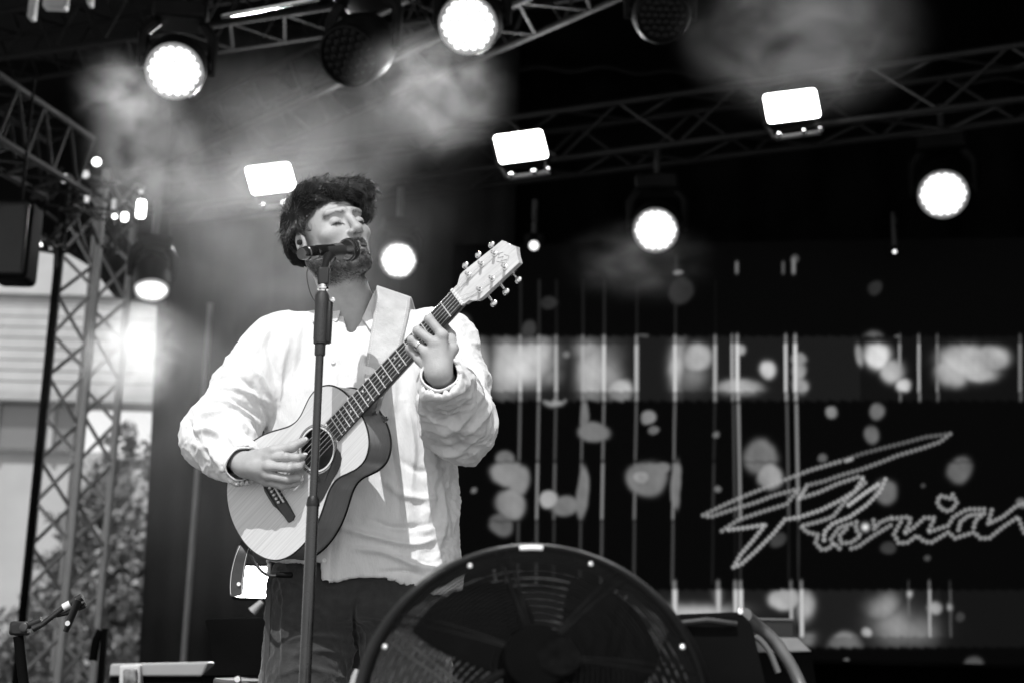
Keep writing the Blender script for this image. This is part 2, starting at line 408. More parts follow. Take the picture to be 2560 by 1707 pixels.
# ================================================================== LAMPS
LENSM = emat('lamp_white', 1.5); LGAP = mat('lens_gap', .2, .3, emis=.22); LOFF = mat('lens_off', .004, .3, spec=.10)
RIMLIT = mat('lens_rim', .7, .35, spec=.7, var=.1)  # rim colour pale for lamp light on it; unlit lamps get black rims
PANM = emat('panel_white', 14.0)
def spot(loc, dirv, W_, ang=28, blend=.6, name='spot_light', parent=None, r=.05):
    l = bpy.data.lights.new(name, 'SPOT'); l.energy = W_; l.spot_size = math.radians(ang); l.spot_blend = blend; l.shadow_soft_size = r
    o = bpy.data.objects.new(name, l); COL.objects.link(o)
    o.matrix_world = Matrix.Translation(Vector(tuple(loc)))@Vector(tuple(-np.asarray(dirv))).to_track_quat('Z', 'Y').to_matrix().to_4x4()
    if parent: o.parent = parent; o.matrix_parent_inverse = parent.matrix_world.inverted()
    return o
def moving_head(px, py, Y, rad, aim, lab, lit=True, watts=120, ang=30, hang=1):
    """round stage lamp: base, yoke, head with a cluster of small lenses; aim = picture point and depth it points at"""
    c = W(px, py, Y); q = W(*aim); ax = q-c; ax /= np.linalg.norm(ax); R = rad
    t = tag(empty('moving_head_lamp', c), lab, 'stage lamp', 'round stage lamps hanging under the roof')
    back = -ax
    hd = MB().lathe(c, back, [(-.02, R*1.0), (-.03, R*1.12), (.0, R*1.17), (.12*R/.13, R*1.2), (.2*R/.13, R*1.05), (.26*R/.13, R*.7), (.28*R/.13, R*.3)], 36)
    hd.build('head', BLK, t)
    rm = MB(); rm.lathe(c-back*.032, back, [(0, R*1.10), (-.012, R*1.08), (-.012, R*.99), (.004, R*.99)], 40, cap=False)
    rm.build('lens_rim', RIMLIT if lit else BLK, t)
    h = np.array([0, 0, 1.]); a = np.cross(ax, h); a /= np.linalg.norm(a); b = np.cross(a, ax)
    cells = MB(); pit = R*.285
    for i in range(-3, 4):
        for j in range(-3, 4):
            if abs(i+j) > 3: continue
            x = (i+j*.5)*pit; y = j*pit*.866; hr = max(abs(i), abs(j), abs(i+j)); er = math.hypot(x, y)/pit; fq_ = 1 if er < .1 else (1-.62)+.62*hr/er; x *= fq_; y *= fq_
            cells.lathe(c+a*x+b*y-back*(.03), ax, [(0, pit*.50), (.004, pit*.46), (.006, pit*.28)], 12)
    MB().lathe(c-back*.026, ax, [(0, R*.97), (.002, R*.96)], 40).build('lens_plate', LGAP if lit else LOFF, t)
    cells.build('lens_cluster', LENSM if lit else LOFF, t)
    # yoke and base
    up = np.array([0, 0, hang*1.0]); sdv = a
    cc = c+back*R*.9
    for s in (-1, 1):
        mb = MB(); e = cc+sdv*s*R*1.32; mb.tube([e-up*R*.3, e+up*R*1.2, cc+sdv*s*R*.9+up*R*1.75], [.02, .028, .03], 8)
        mb.build('yoke_arm', BLK, t)
        MB().lathe(cc+sdv*s*R*1.16, sdv*s, [(0, R*.3), (R*.12, R*.3), (R*.16, R*.2)], 18).build('pivot_knob', BLK, t)
    Rm = np.stack([sdv, np.cross(up, sdv), up]); MB().box(cc+up*R*2.05, (R*1.05, R*.8, R*.38), Rm, .02).build('base', BLK, t)
    MB().tube([cc+up*R*2.3, cc+up*(R*2.3+.22)], .02, 8).build('clamp', STEEL, t)
    if lit and watts: spot(c+ax*.06, ax, watts, ang, parent=t)
    return t
moving_head(437, 175, 6.0, .118, (300, 560, 4.2), 'lit round lamp at top left, above the small lamps on the tower', watts=40, ang=50)
moving_head(1172, 60, 6.0, .124, (960, 380, 4.4), 'lit round lamp at the top edge between the two unlit lamps', watts=52, ang=44)
moving_head(880, 135, 5.7, .125, (700, 260, 5.2), 'unlit black round lamp hanging above the singer', lit=False)
moving_head(1655, 40, 5.9, .11, (1720, 150, 5.0), 'unlit black round lamp near the top edge, right of the lit one', lit=False)
moving_head(1640, 573, 8.0, .122, (1560, 900, 5.8), 'lit round lamp hanging over the screen, nearest above its middle', watts=14)
moving_head(2358, 483, 8.0, .134, (2340, 900, 5.8), 'lit round lamp furthest right, over the end of the screen', watts=14)
moving_head(996, 650, 8.3, .102, (1030, 800, 5.5), "lit round lamp just right of the singer's beard", watts=14)
moving_head(379, 712, 7.4, .085, (372, 1100, 7.02), 'lit round lamp low at left with a bright beam beside the truss tower', watts=75, ang=95)
moving_head(1335, 612, 8.6, .03, (1300, 900, 6), 'smallest lit lamp, a bright dot right of the guitar headstock', watts=0)
moving_head(2237, 627, 8.6, .012, (2200, 900, 6), 'pinpoint lamp above the right half of the screen', watts=0)
def panel(corners, Y, lab, bar=True, watts=16):
    P_ = [W(x, y, Y) for x, y in corners]      # tl, tr, br, bl
    c = sum(P_)/4; ux = (P_[1]-P_[0]+P_[2]-P_[3])/4; uz = (P_[0]-P_[3]+P_[1]-P_[2])/4
    hx = np.linalg.norm(ux); hz_ = np.linalg.norm(uz); ux /= hx; n = np.cross(ux, uz/hz_); n /= np.linalg.norm(n); uz_ = np.cross(n, ux)
    if n[1] > 0: n = -n
    sh = (uz/hz_)
    t = tag(empty('panel_lamp', c), lab, 'panel lamp', 'bright rectangular panel lamps')
    Rm = np.stack([ux, n, sh])
    MB().box(c-n*.05, (hx+.012, .045, hz_+.012), Rm, .015).build('housing', BLK, t)
    MB().box(c-n*.002, (hx, .008, hz_), Rm, .018).build('light_panel', PANM, t)
    l = bpy.data.lights.new('panel_glow', 'AREA'); l.shape = 'RECTANGLE'; l.size = 2*hx; l.size_y = 2*hz_; l.energy = watts; lo_ = bpy.data.objects.new('panel_glow', l); COL.objects.link(lo_)
    lo_.matrix_world = Matrix.Translation(Vector(tuple(c+n*.02)))@Vector(tuple(-n)).to_track_quat('Z', 'Y').to_matrix().to_4x4(); lo_.rotation_euler = Vector(tuple(n)).to_track_quat('-Z', 'Y').to_euler(); lo_.parent = t; lo_.matrix_parent_inverse = t.matrix_world.inverted()
    if bar:
        d0 = c-sh*(hz_*1.95)-n*.03
        mb = MB().tube([d0-ux*hx*.75, d0+ux*hx*.95], .013, 10); mb.build('bracket', ALU, t)
        for s in (-.7, .25, .9):
            MB().lathe(d0+ux*hx*s+n*.02, n, [(0, .017), (.02, .017), (.026, .01)], 14).build('knob', CHR, t)
        for s in (-.85, .75):
            MB().tube([c-sh*hz_*.6+ux*hx*(s*1.3)-n*.03, d0+ux*hx*s], .008, 6).build('yoke_arm', STEEL, t)
    return t, c, n
panel([(613, 420), (722, 407), (742, 474), (632, 487)], 8.45, "bright rectangular panel lamp left of the singer's hair", watts=55)
panel([(1233, 341), (1354, 324), (1370, 394), (1251, 409)], 7.9, 'middle one of the bright rectangular panel lamps under the rear truss')
panel([(1907, 238), (2039, 222), (2051, 292), (1922, 309)], 7.5, 'rightmost of the bright rectangular panel lamps under the rear truss')
panel([(584, 1414), (716, 1420), (716, 1494), (584, 1490)], 6.0, "bright rectangular panel lamp low down behind the singer's hip", bar=False)
# glowing cans added for bright spots like sky gaps on the tower top
def par(px, py, Y, rx, lit, lab, tall=1.0):
    c = W(px, py, Y); t = tag(empty('spotlight', c), lab, 'spotlight', 'small spotlights clustered at the tower top')
    ax = np.array([.25, -1, -.15]); ax /= np.linalg.norm(ax)
    mb = MB().lathe(c, -ax, [(-.02, rx*1.15), (0, rx*1.2), (rx*2.2, rx*1.1), (rx*2.8, rx*.6)], 20)
    mb.build('can', BLK, t)
    mb = MB(); Rm = np.stack([np.cross(ax, [0, 0, 1.])/np.linalg.norm(np.cross(ax, [0, 0, 1.])), -ax, np.cross(np.cross(ax, [0, 0, 1.]), ax)])
    if tall > 1.2: mb.box(c+ax*.03, (rx, .006, rx*tall), Rm, rx*.6)
    else: mb.lathe(c+ax*.018, ax, [(0, rx), (.008, rx*.9), (.012, rx*.4)], 20)
    mb.build('lens', emat('bright_spot_glow', lit), t)
    MB().tube([c+np.array([0, 0, .02]), c+np.array([0, .05, rx*3])], .01, 6).build('yoke', STEEL, t)
par(242, 407, 7.9, .026, 4, 'topmost bright small spotlight on the tower')
par(214, 438, 7.9, .024, .6, 'dim small spotlight just below the topmost one')
par(162, 449, 8.0, .014, .7, 'leftmost small spotlight on the tower', 2)
par(218, 497, 8.0, .013, .6, 'narrow dim spotlight in the middle of the tower cluster', 2.2)
par(285, 513, 8.0, .013, .4, 'narrow dim spotlight above the tiny bright one', 2.4)
par(287, 543, 7.9, .015, 4, 'tiny bright round spotlight between the narrow ones')
par(312, 545, 7.9, .019, 5, 'bright oval spotlight left of the tallest bright one', 1.4)
par(353, 525, 7.9, .026, 8, 'tallest and brightest upright spotlight of the tower cluster', 2.1)
par(353, 481, 7.9, .015, .6, 'small round spotlight above the tallest one')
par(105, 608, 8.0, .022, 3.5, 'bright spotlight at the head of the left pole')
mb = MB()
for k in range(46):
    p = W(rng.uniform(90, 330), rng.uniform(440, 640), rng.uniform(7.9, 8.4)); dv = rng.normal(size=3)*.09
    mb.tube([p-dv, p, p+dv*np.array([.6, 1, -.6])], rng.uniform(.006, .014), 5)
o = mb.build('clamp_cluster', ALUD); tag(o, 'tangle of clamps and cable loops around the tower top', 'rigging')
# hanging loudspeaker, and a glowing panel added for the white patch at the left edge
t = tag(empty('hanging_speaker', W(50, 620, 7.0)), 'black loudspeaker hanging at the left edge beside the tower', 'speaker')
c = W(42, 610, 7.0); MB().box(c, (.095, .09, .21), None, .03).build('cabinet', BLKM, t)
MB().box(c+np.array([0, -.095, 0]), (.08, .006, .19), None, .02).build('grille', PLA, t)
MB().tube([c+np.array([0, 0, .2]), c+np.array([0, 0, .9])], .008, 6).build('cable', BLKM, t)
c = W(-22, 620, 7.6); t = tag(empty('edge_glow_panel', c), 'bright upright panel lamp cut off by the left edge', 'panel lamp')
MB().box(c, (.085, .02, .16), None, .02).build('light_panel', PANM, t); MB().box(c+np.array([0, .05, 0]), (.095, .03, .17), None, .02).build('housing', BLK, t)
# pale kit and shiny pipe under the roof
c = W(555, 41, 6.2); e = W(800, -4, 6.0)
o = MB().tube([c, e], .012, 10).build('shiny_pipe', CHR); tag(o, 'thin shiny pipe at the top edge right of the first lit lamp', 'pipe')
for px_, w_, h_, lab in ((84, .016, .16, 'narrow pale hanging strip at the top left corner'), (141, .06, .10, 'pale square hanging case at the top left corner'), (226, .012, .05, 'short pale hanging rod at the top edge right of the pale case')):
    c = W(px_, 8 if w_ < .05 else 2, 6.6); t = tag(empty('hanging_case', c), lab, 'rigging', 'pale kit hanging at the top left corner')
    MB().box(c+np.array([0, 0, .02]), (w_, .03, h_*.7), None, min(w_, .03)*.5).build('body', mat('pale_case', .3, .6, var=.25), t)
    MB().tube([c, c+np.array([0, 0, .5])], .006, 6).build('hanger', STEEL, t)
# ================================================================== VIDEO SCREEN
A0 = W(1230, 1003, 9.3); B0 = atz(1860, 1003, A0[2]); sdir = B0-A0; sdir /= np.linalg.norm(sdir)
snor = np.cross(sdir, [0, 0, 1.]); snor = snor if snor[1] < 0 else -snor
def onscreen(px, py):
    d = ray(px, py); return CC+d*(((A0-CC)@snor)/(d@snor))
def sxz(px, py):
    q = onscreen(px, py)-A0; return q@sdir, q[2]
x0 = sxz(1128, 1000)[0]; x1 = sxz(2790, 1000)[0]; z1 = sxz(1700, 610)[1]; z0 = sxz(1700, 1640)[1]
nx, nz = 620, 420
gx = np.linspace(x0, x1, nx); gzv = np.linspace(z0, z1, nz)
GX, GZ = np.meshgrid(gx, gzv); V = A0+GX[..., None]*sdir+np.array([0, 0, 1.])*GZ[..., None]
PX, PY = topx(V.reshape(-1, 3)); PX = PX.reshape(nz, nx); PY = PY.reshape(nz, nx)
I = np.zeros((nz, nx))
def _n2(a, b, f, sd):
    r_ = np.random.default_rng(sd); s_ = 0
    for i_ in range(7):
        t_ = r_.uniform(0, 6.3); g_ = f*r_.uniform(.5, 1.8); s_ = s_+np.sin(a*math.cos(t_)*g_+b*math.sin(t_)*g_+r_.uniform(0, 6.3))
    return s_/2.6
PXD = PX+5*_n2(PX, PY, .03, 1)+.7*_n2(PX, PY, .13, 2); PYD = PY+5*_n2(PX, PY, .03, 3)+.7*_n2(PX, PY, .13, 4); TEX = 1+.16*_n2(PX, PY, .05, 5)+.05*_n2(PX, PY, .2, 6)
def soft(x, w): return 1/(1+np.exp(-np.clip(x/w, -30, 30)))
def blob(cx, cy, rx, ry, v, s=.10):
    global I
    r = np.sqrt(((PXD-cx)/rx)**2+((PYD-cy)/ry)**2); I = np.maximum(I, v*TEX*soft(1-r, s))
def stripe(x, ya, yb, wd, v, dx=0):
    global I
    xc = x+dx*(PY-ya)/max(1, yb-ya); I = np.maximum(I, v*np.exp(-((PX-xc)/wd)**4)*soft(PY-ya, 1.5)*soft(yb-PY, 1.5))
# bright band (screen bands cut straight), then glows, circles and thin upright lines
def A(x, y): return 1100+x/2.178, 620+y/2.178
def Bq(x, y): return 1720+x/2.8, 640+y/2.8
def Cq(x, y): return 1720+x/2.351, 1040+y/2.351
# left grey haze on the screen behind the sleeve
blob(1170, 1290, 90, 160, .06, .5)
for x, y, rx, ry, v, s in [(180, 640, 75, 150, .22, .3), (370, 640, 70, 170, .27, .2), (470, 610, 120, 110, .34, .25), (560, 570, 50, 110, .25, .25), (830, 690, 80, 160, .27, .2), (800, 560, 60, 60, .24, .3), (980, 770, 65, 60, .24, .12), (920, 690, 50, 110, .18, .4), (1395, 595, 70, 70, .24, .12), (1375, 690, 50, 60, .12, .4), (680, 592, 18, 20, .10, .2), (1300, 620, 35, 120, .25, .3), (590, 700, 50, 40, .12, .4)]:
    cx, cy = A(x, y); blob(cx, cy, rx/2.178, ry/2.178, v, s)
for x, y, rx, ry, v in [(1325, 690, 95, 95, .46), (1430, 800, 80, 80, .22), (1510, 900, 45, 45, .32), (570, 795, 62, 58, .30), (350, 920, 150, 60, .22), (780, 715, 35, 40, .2), (785, 800, 32, 60, .2), (790, 910, 45, 60, .18), (385, 650, 35, 35, .18), (1960, 740, 190, 110, .27), (2110, 710, 130, 80, .27), (1850, 820, 110, 95, .22), (2010, 800, 160, 60, .24), (1190, 690, 25, 80, .15)]:
    cx, cy = Bq(x, y); blob(cx, cy, rx/2.8, ry/2.8, v, .12)
top = 640+618/2.8; bot = 640+1015/2.8
saw = 5*np.abs(((PX/30.+.0) % 1)-.0)
inb = soft(PY-(835+4+saw), 1.2)*soft((1003-6+saw*1.5)-PY, 1.2)
base = .003*soft(PX-1130, 3)+.004*((PX < 2150)) 
dim = np.where(PY > 975+saw, .45, 1.0)*np.where(PY < 858+saw, .5, 1.0)
I = 1.35*I*inb*dim+base*inb
I2 = I.copy(); I = np.zeros_like(I)
for x, y, r, v in [(1310, 570, 52, .30), (1415, 730, 0, 0)]:
    if r: cx, cy = A(0, 0)
# circles and shapes under and over the band
for x, y, rx, ry, v in [(625, 815, 58, 50, .20), (350, 1140, 45, 45, .13), (370, 1225, 95, 75, .17), (430, 1260, 70, 85, .17), (385, 1400, 90, 85, .19), (330, 1520, 65, 60, .11), (600, 1365, 42, 42, .30), (690, 1400, 80, 50, .15), (780, 1330, 32, 140, .14), (835, 1005, 80, 52, .13), (785, 920, 26, 80, .12), (1135, 912, 40, 36, .18), (1160, 985, 28, 22, .12), (1130, 1250, 105, 90, .14), (1190, 1200, 60, 34, .14), (1110, 1242, 44, 34, .25), (1290, 1290, 28, 120, .14), (1505, 1018, 18, 18, .10), (1510, 1308, 18, 18, .12), (1310, 230, 60, 75, .020), (600, 300, 50, 35, .02), (480, 430, 40, 45, .03), (130, 440, 45, 60, .03), (175, 1325, 16, 16, .13), (1290, 130, 28, 12, .16), (1100, 480, 30, 14, .07)]:
    cx, cy = A(x, y); blob(cx, cy, rx/2.178, ry/2.178, v, .06)
for x, y, r, v in [(1305, 585, 78, .10), (1008, 1092, 40, .22), (1342, 1092, 56, .12), (1285, 1250, 62, .12), (200, 1252, 20, .12), (1310, 210, 45, .02), (1750, 635, 18, .3), (1467, 560, 14, .16), (750, 15, 28, .06), (500, 1400, 105, .13)]:
    cx, cy = Bq(x, y); blob(cx, cy, r/2.8, r/2.8, v, .08)
for x, y, r, v in [(430, 240, 100, .14), (478, 350, 74, .28), (1078, 112, 50, .12), (1600, 322, 74, .10), (1160, 440, 62, .12), (805, 242, 26, .08), (168, 110, 18, .13), (172, 427, 18, .12), (530, 720, 40, .03), (1165, 760, 40, .03), (1410, 845, 16, .05), (940, 1450, 18, .10), (1690, 1465, 50, .07), (1020, 1600, 55, .12), (1970, 490, 30, .12), (1390, 395, 12, .05), (1610, 1175, 28, .03)]:
    cx, cy = Cq(x, y); blob(cx, cy, r/2.351, r/2.351, v, .08)
for yb in (1152, 1300):   # dark seams between screen rows
    I = I*(1-.6*np.exp(-((PY-yb-saw)/2.2)**2))
I = I*(1-inb)
I = np.maximum(I, I2)
Ib = I
# lower bright band
I = np.zeros_like(I); yl0 = 1040+1015/2.351; yl1 = 1040+1350/2.351
for x, y, rx, ry, v, s in [(550, 1075, 85, 65, .30, .08), (680, 1110, 48, 70, .28, .2), (1160, 1130, 65, 60, .25, .3), (1230, 1240, 110, 90, .20, .3), (1058, 1265, 26, 26, .40, .15), (930, 1350, 100, 80, .16, .08), (1445, 1118, 38, 32, .28, .15), (1330, 1260, 100, 80, .15, .35), (1298, 1050, 14, 22, .4, .3), (1543, 1112, 14, 18, .3, .3), (60, 1150, 180, 45, .35, .25), (700, 1300, 40, 30, .2, .3), (180, 1060, 20, 80, .15, .5)]:
    cx, cy = Cq(x, y); blob(cx, cy, rx/2.351, ry/2.351, v, s)
inl = soft(PY-(yl0+saw), 1.2)*soft(yl1+saw-PY, 1.2)
I = (I*np.where(PY > yl1-26+saw, .6, 1)+.004+.004*(PX < 2350))*inl
I = np.maximum(I, Ib)
# thin upright lines
for x, v, v2 in [(437, .5, .12), (538, .5, .16), (632, .36, .07), (777, .34, .10), (893, .55, .16), (1070, .42, .10), (1280, .55, .14), (1498, .36, .02)]:
    cx, _ = A(x, 0)
    stripe(cx, 860, 980, 4.4, v); stripe(cx, 838, 862, 3.6, v*.4); stripe(cx, 980, 1003, 4, v*.5)
    stripe(cx-.5, 1008, 1150, 2.8, v2*.75, -2.5); stripe(cx-3, 1156, 1298, 3.2, v2*1.2, -2.5); stripe(cx-5, 1303, 1460, 3, v2*.35, -2)
    stripe(cx+1, 700, 836, 3, v2*.08)
for x, v, v2, w_ in [(1830, .4, .05, 3.2), (1843, .62, .20, 4.4), (1964, .52, .07, 3.6), (1988, .62, .20, 4.2), (2297, .36, .0, 3), (2249, .26, 0, 3), (2550, .16, 0, 4), (2343, .2, 0, 3)]:
    stripe(x, 858, 980, w_, v, .5); stripe(x, 836, 860, w_*.8, v*.35); stripe(x+2, 980, 1002, w_, v*.45)
    if v2: stripe(x+3, 1008, 1300, w_*.8, v2, 5); stripe(x+8, 1303, 1450, 2, v2*.12)
stripe(1842, 655, 684, 4, .12); stripe(1958, 655, 685, 3.5, .07); stripe(1984, 645, 685, 4.5, .16); stripe(1690, 640, 690, 4, .02)
for x, v, w_ in [(1687, .5, 6), (1796, .4, 6), (1839, .5, 5), (1852, .6, 4.5), (1978, .35, 4), (2004, .5, 4.6), (2324, .32, 3.5), (2376, .06, 3), (2272, .1, 3)]:
    stripe(x, yl0, yl1-22, w_, v, 1); stripe(x-1, yl0-22, yl0, w_*.8, v*.3)
# scan lines of the LED rows
I *= 1-.10*np.sin(PY*2*math.pi/7.5)
# handwriting: dotted outline strokes
ST = [[(90,580),(170,540),(300,480),(450,420),(600,360),(720,315),(890,265)], [(890,265),(1020,220),(1130,190),(1270,155),(1400,120),(1540,103)],
[(1540,103),(1480,150),(1380,185),(1230,230),(1130,270),(1020,310),(900,345),(800,380),(700,405),(660,480)],
[(90,580),(130,590),(250,550),(400,505),(500,465),(650,425),(580,515),(450,555),(300,605),(200,672)],
[(240,665),(330,655),(455,635),(380,730),(310,810),(268,885),(310,870),(400,790),(500,690),(570,605),(660,590),(780,550),(900,490),(980,440),(1025,370)],
[(660,480),(770,445),(880,395),(1000,355),(1025,360)], [(670,650),(700,680),(765,695),(750,740),(780,780),(820,780),(860,745),(890,775)],
[(1115,400),(1040,450),(945,520)], [(1040,390),(940,480),(850,590),(760,620),(680,640)], [(1160,370),(1130,440),(1050,520),(950,590),(850,630),(800,680),(800,725)],
[(960,630),(890,650),(840,720),(850,745)], [(990,620),(985,660),(1015,700),(960,740),(900,745),(890,700),(930,660)], [(1090,610),(1095,660),(1130,620),(1195,595)], [(1190,640),(1090,700),(1000,765),(960,775)],
[(1250,620),(1210,690),(1240,745),(1290,740),(1345,700),(1390,735),(1430,740),(1530,680),(1570,715),(1680,680),(1720,715),(1770,715),(1850,650),(1940,590),(1975,680),(2030,700)],
[(1200,600),(1300,590),(1310,610),(1270,690),(1330,650),(1390,595),(1450,595),(1410,680),(1530,640),(1560,590),(1640,545),(1740,545)], [(1740,570),(1690,610),(1680,650)], [(1590,665),(1600,620),(1650,580),(1740,570)],
[(1785,550),(1765,630),(1850,590),(1930,525),(1975,510),(2010,540)], [(1555,460),(1580,505),(1555,545),(1522,555),(1485,540),(1465,500),(1480,465),(1540,480)], [(930,260),(960,250)], [(650,485),(700,405)]]
BRT = {0: .5, 1: .22, 2: .4, 4: .75, 7: 1., 9: .8, 12: .5, 13: .5, 3: .5}
Ls = np.zeros_like(I)
for si, s in enumerate(ST):
    P_ = np.array([Cq(*q) for q in s]); L_ = np.r_[0, np.cumsum(np.hypot(*np.diff(P_, axis=0).T))]
    n_ = int(L_[-1]/12.0)+2
    for u in np.linspace(0, L_[-1], n_):
        x = np.interp(u, L_, P_[:, 0]); y = np.interp(u, L_, P_[:, 1])
        i0 = np.searchsorted(-PY[:, nx//2], -y); j0 = np.searchsorted(PX[nz//2], x)
        sl = (slice(max(0, i0-14), i0+14), slice(max(0, j0-14), j0+14))
        g = np.exp(-((PX[sl]-x)**2+(PY[sl]-y)**2)/(2*2.3**2)); Ls[sl] = np.maximum(Ls[sl], g*BRT.get(si, .55)*1.0)
cx, cy = Cq(1042, 650); Ls = np.maximum(Ls, .8*np.exp(-((PX-cx)**2+(PY-cy)**2)/(2*5.5**2)))
I = np.maximum(I, Ls)
m = bpy.data.materials.new('led_face'); m.use_nodes = True; n = m.node_tree; pb = n.nodes['Principled BSDF']
pb.inputs['Specular IOR Level'].default_value = .03; pb.inputs['Base Color'].default_value = (.003, .003, .003, 1); pb.inputs['Roughness'].default_value = .6; pb.inputs['Emission Color'].default_value = (1, 1, 1, 1)
an = n.nodes.new('ShaderNodeAttribute'); an.attribute_name = 'glow'; n.links.new(an.outputs['Fac'], pb.inputs['Emission Strength'])
scr = tag(empty('video_screen', A0), 'large dark video screen behind the singer showing blurred lights and white handwriting', 'screen')
idx = np.arange(nx*nz).reshape(nz, nx)
F = np.stack([idx[:-1, :-1], idx[:-1, 1:], idx[1:, 1:], idx[1:, :-1]], -1).reshape(-1, 4)
o = npmesh('display', V.reshape(-1, 3), F, m, scr, smooth=False); fattr(o, 'glow', (I*.95+.0005).ravel())
Rm = np.stack([sdir, -snor, [0, 0, 1.]]); cc = A0+sdir*(x0+x1)/2+np.array([0, 0, (z0+z1)/2])-snor*.06
MB().box(cc, ((x1-x0)/2+.02, .05, (z1-z0)/2+.02), Rm).build('frame', BLKM, scr)
# ================================================================== SMOKE lit by the lamps
def smoke(px, py, Y, r, dens, lab, seed, sx=1.0, sz=1.0, ns=2.2, aniso=.35, rot=0):
    c = W(px, py, Y); bm_ = MB()
    k = 20; V_ = [(math.sin(math.pi*i/12)*math.cos(2*math.pi*j/k), math.sin(math.pi*i/12)*math.sin(2*math.pi*j/k), math.cos(math.pi*i/12)) for i in range(13) for j in range(k)]
    F_ = [(i*k+j, (i+1)*k+j, (i+1)*k+(j+1) % k, i*k+(j+1) % k) for i in range(12) for j in range(k)]
    bm_.add(V_, F_)
    m = bpy.data.materials.new('smoke_volume'); m.use_nodes = True; n = m.node_tree; n.nodes.clear(); L = n.links.new
    tc = n.nodes.new('ShaderNodeTexCoord'); ln = n.nodes.new('ShaderNodeVectorMath'); ln.operation = 'LENGTH'; L(tc.outputs['Object'], ln.inputs[0])
    mr = n.nodes.new('ShaderNodeMapRange'); mr.interpolation_type = 'SMOOTHERSTEP'; mr.inputs[1].default_value = .98; mr.inputs[2].default_value = .1; mr.inputs[3].default_value = 0; mr.inputs[4].default_value = 1
    L(ln.outputs['Value'], mr.inputs[0])
    nz_ = n.nodes.new('ShaderNodeTexNoise'); nz_.inputs['Scale'].default_value = ns; nz_.inputs['Detail'].default_value = 4; nz_.inputs['Distortion'].default_value = .6; nz_.noise_dimensions = '4D'; nz_.inputs['W'].default_value = seed
    L(tc.outputs['Object'], nz_.inputs['Vector'])
    m2 = n.nodes.new('ShaderNodeMapRange'); m2.interpolation_type = 'SMOOTHSTEP'; m2.inputs[1].default_value = .36; m2.inputs[2].default_value = .74; m2.inputs[3].default_value = .04; m2.inputs[4].default_value = 1; L(nz_.outputs[0], m2.inputs[0])
    mu = n.nodes.new('ShaderNodeMath'); mu.operation = 'MULTIPLY'; L(mr.outputs[0], mu.inputs[0]); L(m2.outputs[0], mu.inputs[1])
    m3 = n.nodes.new('ShaderNodeMath'); m3.operation = 'MULTIPLY'; m3.inputs[1].default_value = dens; L(mu.outputs[0], m3.inputs[0])
    pv = n.nodes.new('ShaderNodeVolumePrincipled'); pv.inputs['Color'].default_value = (.9, .9, .9, 1); pv.inputs['Anisotropy'].default_value = aniso
    L(m3.outputs[0], pv.inputs['Density']); ou = n.nodes.new('ShaderNodeOutputMaterial'); L(pv.outputs[0], ou.inputs['Volume'])
    o = bm_.build('smoke', m); o.matrix_world = Matrix.Translation(Vector(tuple(c)))@Matrix.Rotation(rot, 4, 'Y')@Matrix.Diagonal((r*sx, r, r*sz, 1))
    tag(o, lab, 'smoke', 'smoke drifting under the stage lamps', 'stuff')
smoke(325, 235, 5.2, .26, 2.4, 'pale smoke drifting beside the top left lamp', 1.3, 1.1, .8)
smoke(380, 400, 5.0, .34, 2.4, 'pale smoke drifting below the top left lamp', 5.1, .9, 1)
smoke(1070, 240, 5.2, .36, 2.2, 'pale smoke in the beam of the top middle lamp', 2.2, 1.1, .9)
smoke(700, 520, 6.9, 1.05, .42, 'pale smoke hanging behind the head of the singer', 3.4, 1.1, .9)
smoke(620, 1000, 7.0, 1.3, .16, 'thin smoke hanging in front of the dark backdrop', 8.4, 1, 1.2)
smoke(2010, 80, 5.6, .55, 1.3, 'pale smoke above the right panel lamp', 7.7, 1.15, .8)
smoke(330, 880, 6.8, .33, 6.0, 'dense bright smoke in the low beam at left', 4.6, 1.0, 1.1, aniso=.2)
smoke(1600, 660, 7.3, .4, .4, 'faint smoke under the lamp over the screen', 9.9, 1.3, .7)
# ================================================================== GUITAR (frame: u towards the nut, v towards the treble side, n towards the viewer)
a_, b_ = math.radians(-32), math.radians(-6)
GN = np.array([math.sin(a_)*math.cos(b_), -math.cos(a_)*math.cos(b_), math.sin(b_)])
def onpl(x, y, p, n):
    d = ray(x, y); return CC+d*(((p-CC)@n)/(d@n))
_p0 = at(686, 1216, 3.25); NUT = onpl(1145.5, 746, _p0, GN); _u = NUT-_p0; _u /= np.linalg.norm(_u); _v = np.cross(_u, GN)
GP = _p0+_v*.014; GU = NUT-GP; SCL = np.linalg.norm(GU); GU /= SCL; GV = np.cross(GU, GN)
GM = Matrix.Identity(4)
for i in range(3): GM[i][0] = GU[i]; GM[i][1] = GV[i]; GM[i][2] = GN[i]; GM[i][3] = GP[i]
def G(u, v, n): return GP+GU*u+GV*v+GN*n
gt = tag(empty('acoustic_guitar', mw=GM), 'small acoustic guitar with pale top held across the chest of the singer', 'guitar')
HALF = [(-.150, 0), (-.1485, .025), (-.143, .050), (-.134, .073), (-.118, .099), (-.095, .121), (-.065, .135), (-.03, .1405), (.005, .139), (.04, .131), (.07, .1185), (.095, .105), (.118, .0935), (.14, .0885), (.16, .0905), (.18, .0975), (.205, .1055), (.23, .1065), (.25, .0985), (.268, .083), (.281, .060), (.288, .034), (.290, 0)]
def catmull(P, n=6):
    P = [np.array(p, float) for p in P]; P = [2*P[0]-P[1]]+P+[2*P[-1]-P[-2]]; o = []
    for i in range(1, len(P)-2):
        for t in np.linspace(0, 1, n, endpoint=False):
            p0, p1, p2, p3 = P[i-1:i+3]; o.append(.5*((2*p1)+(-p0+p2)*t+(2*p0-5*p1+4*p2-p3)*t*t+(-p0+3*p1-3*p2+p3)*t**3))
    o.append(P[-2]); return o
hf = catmull(HALF, 4)
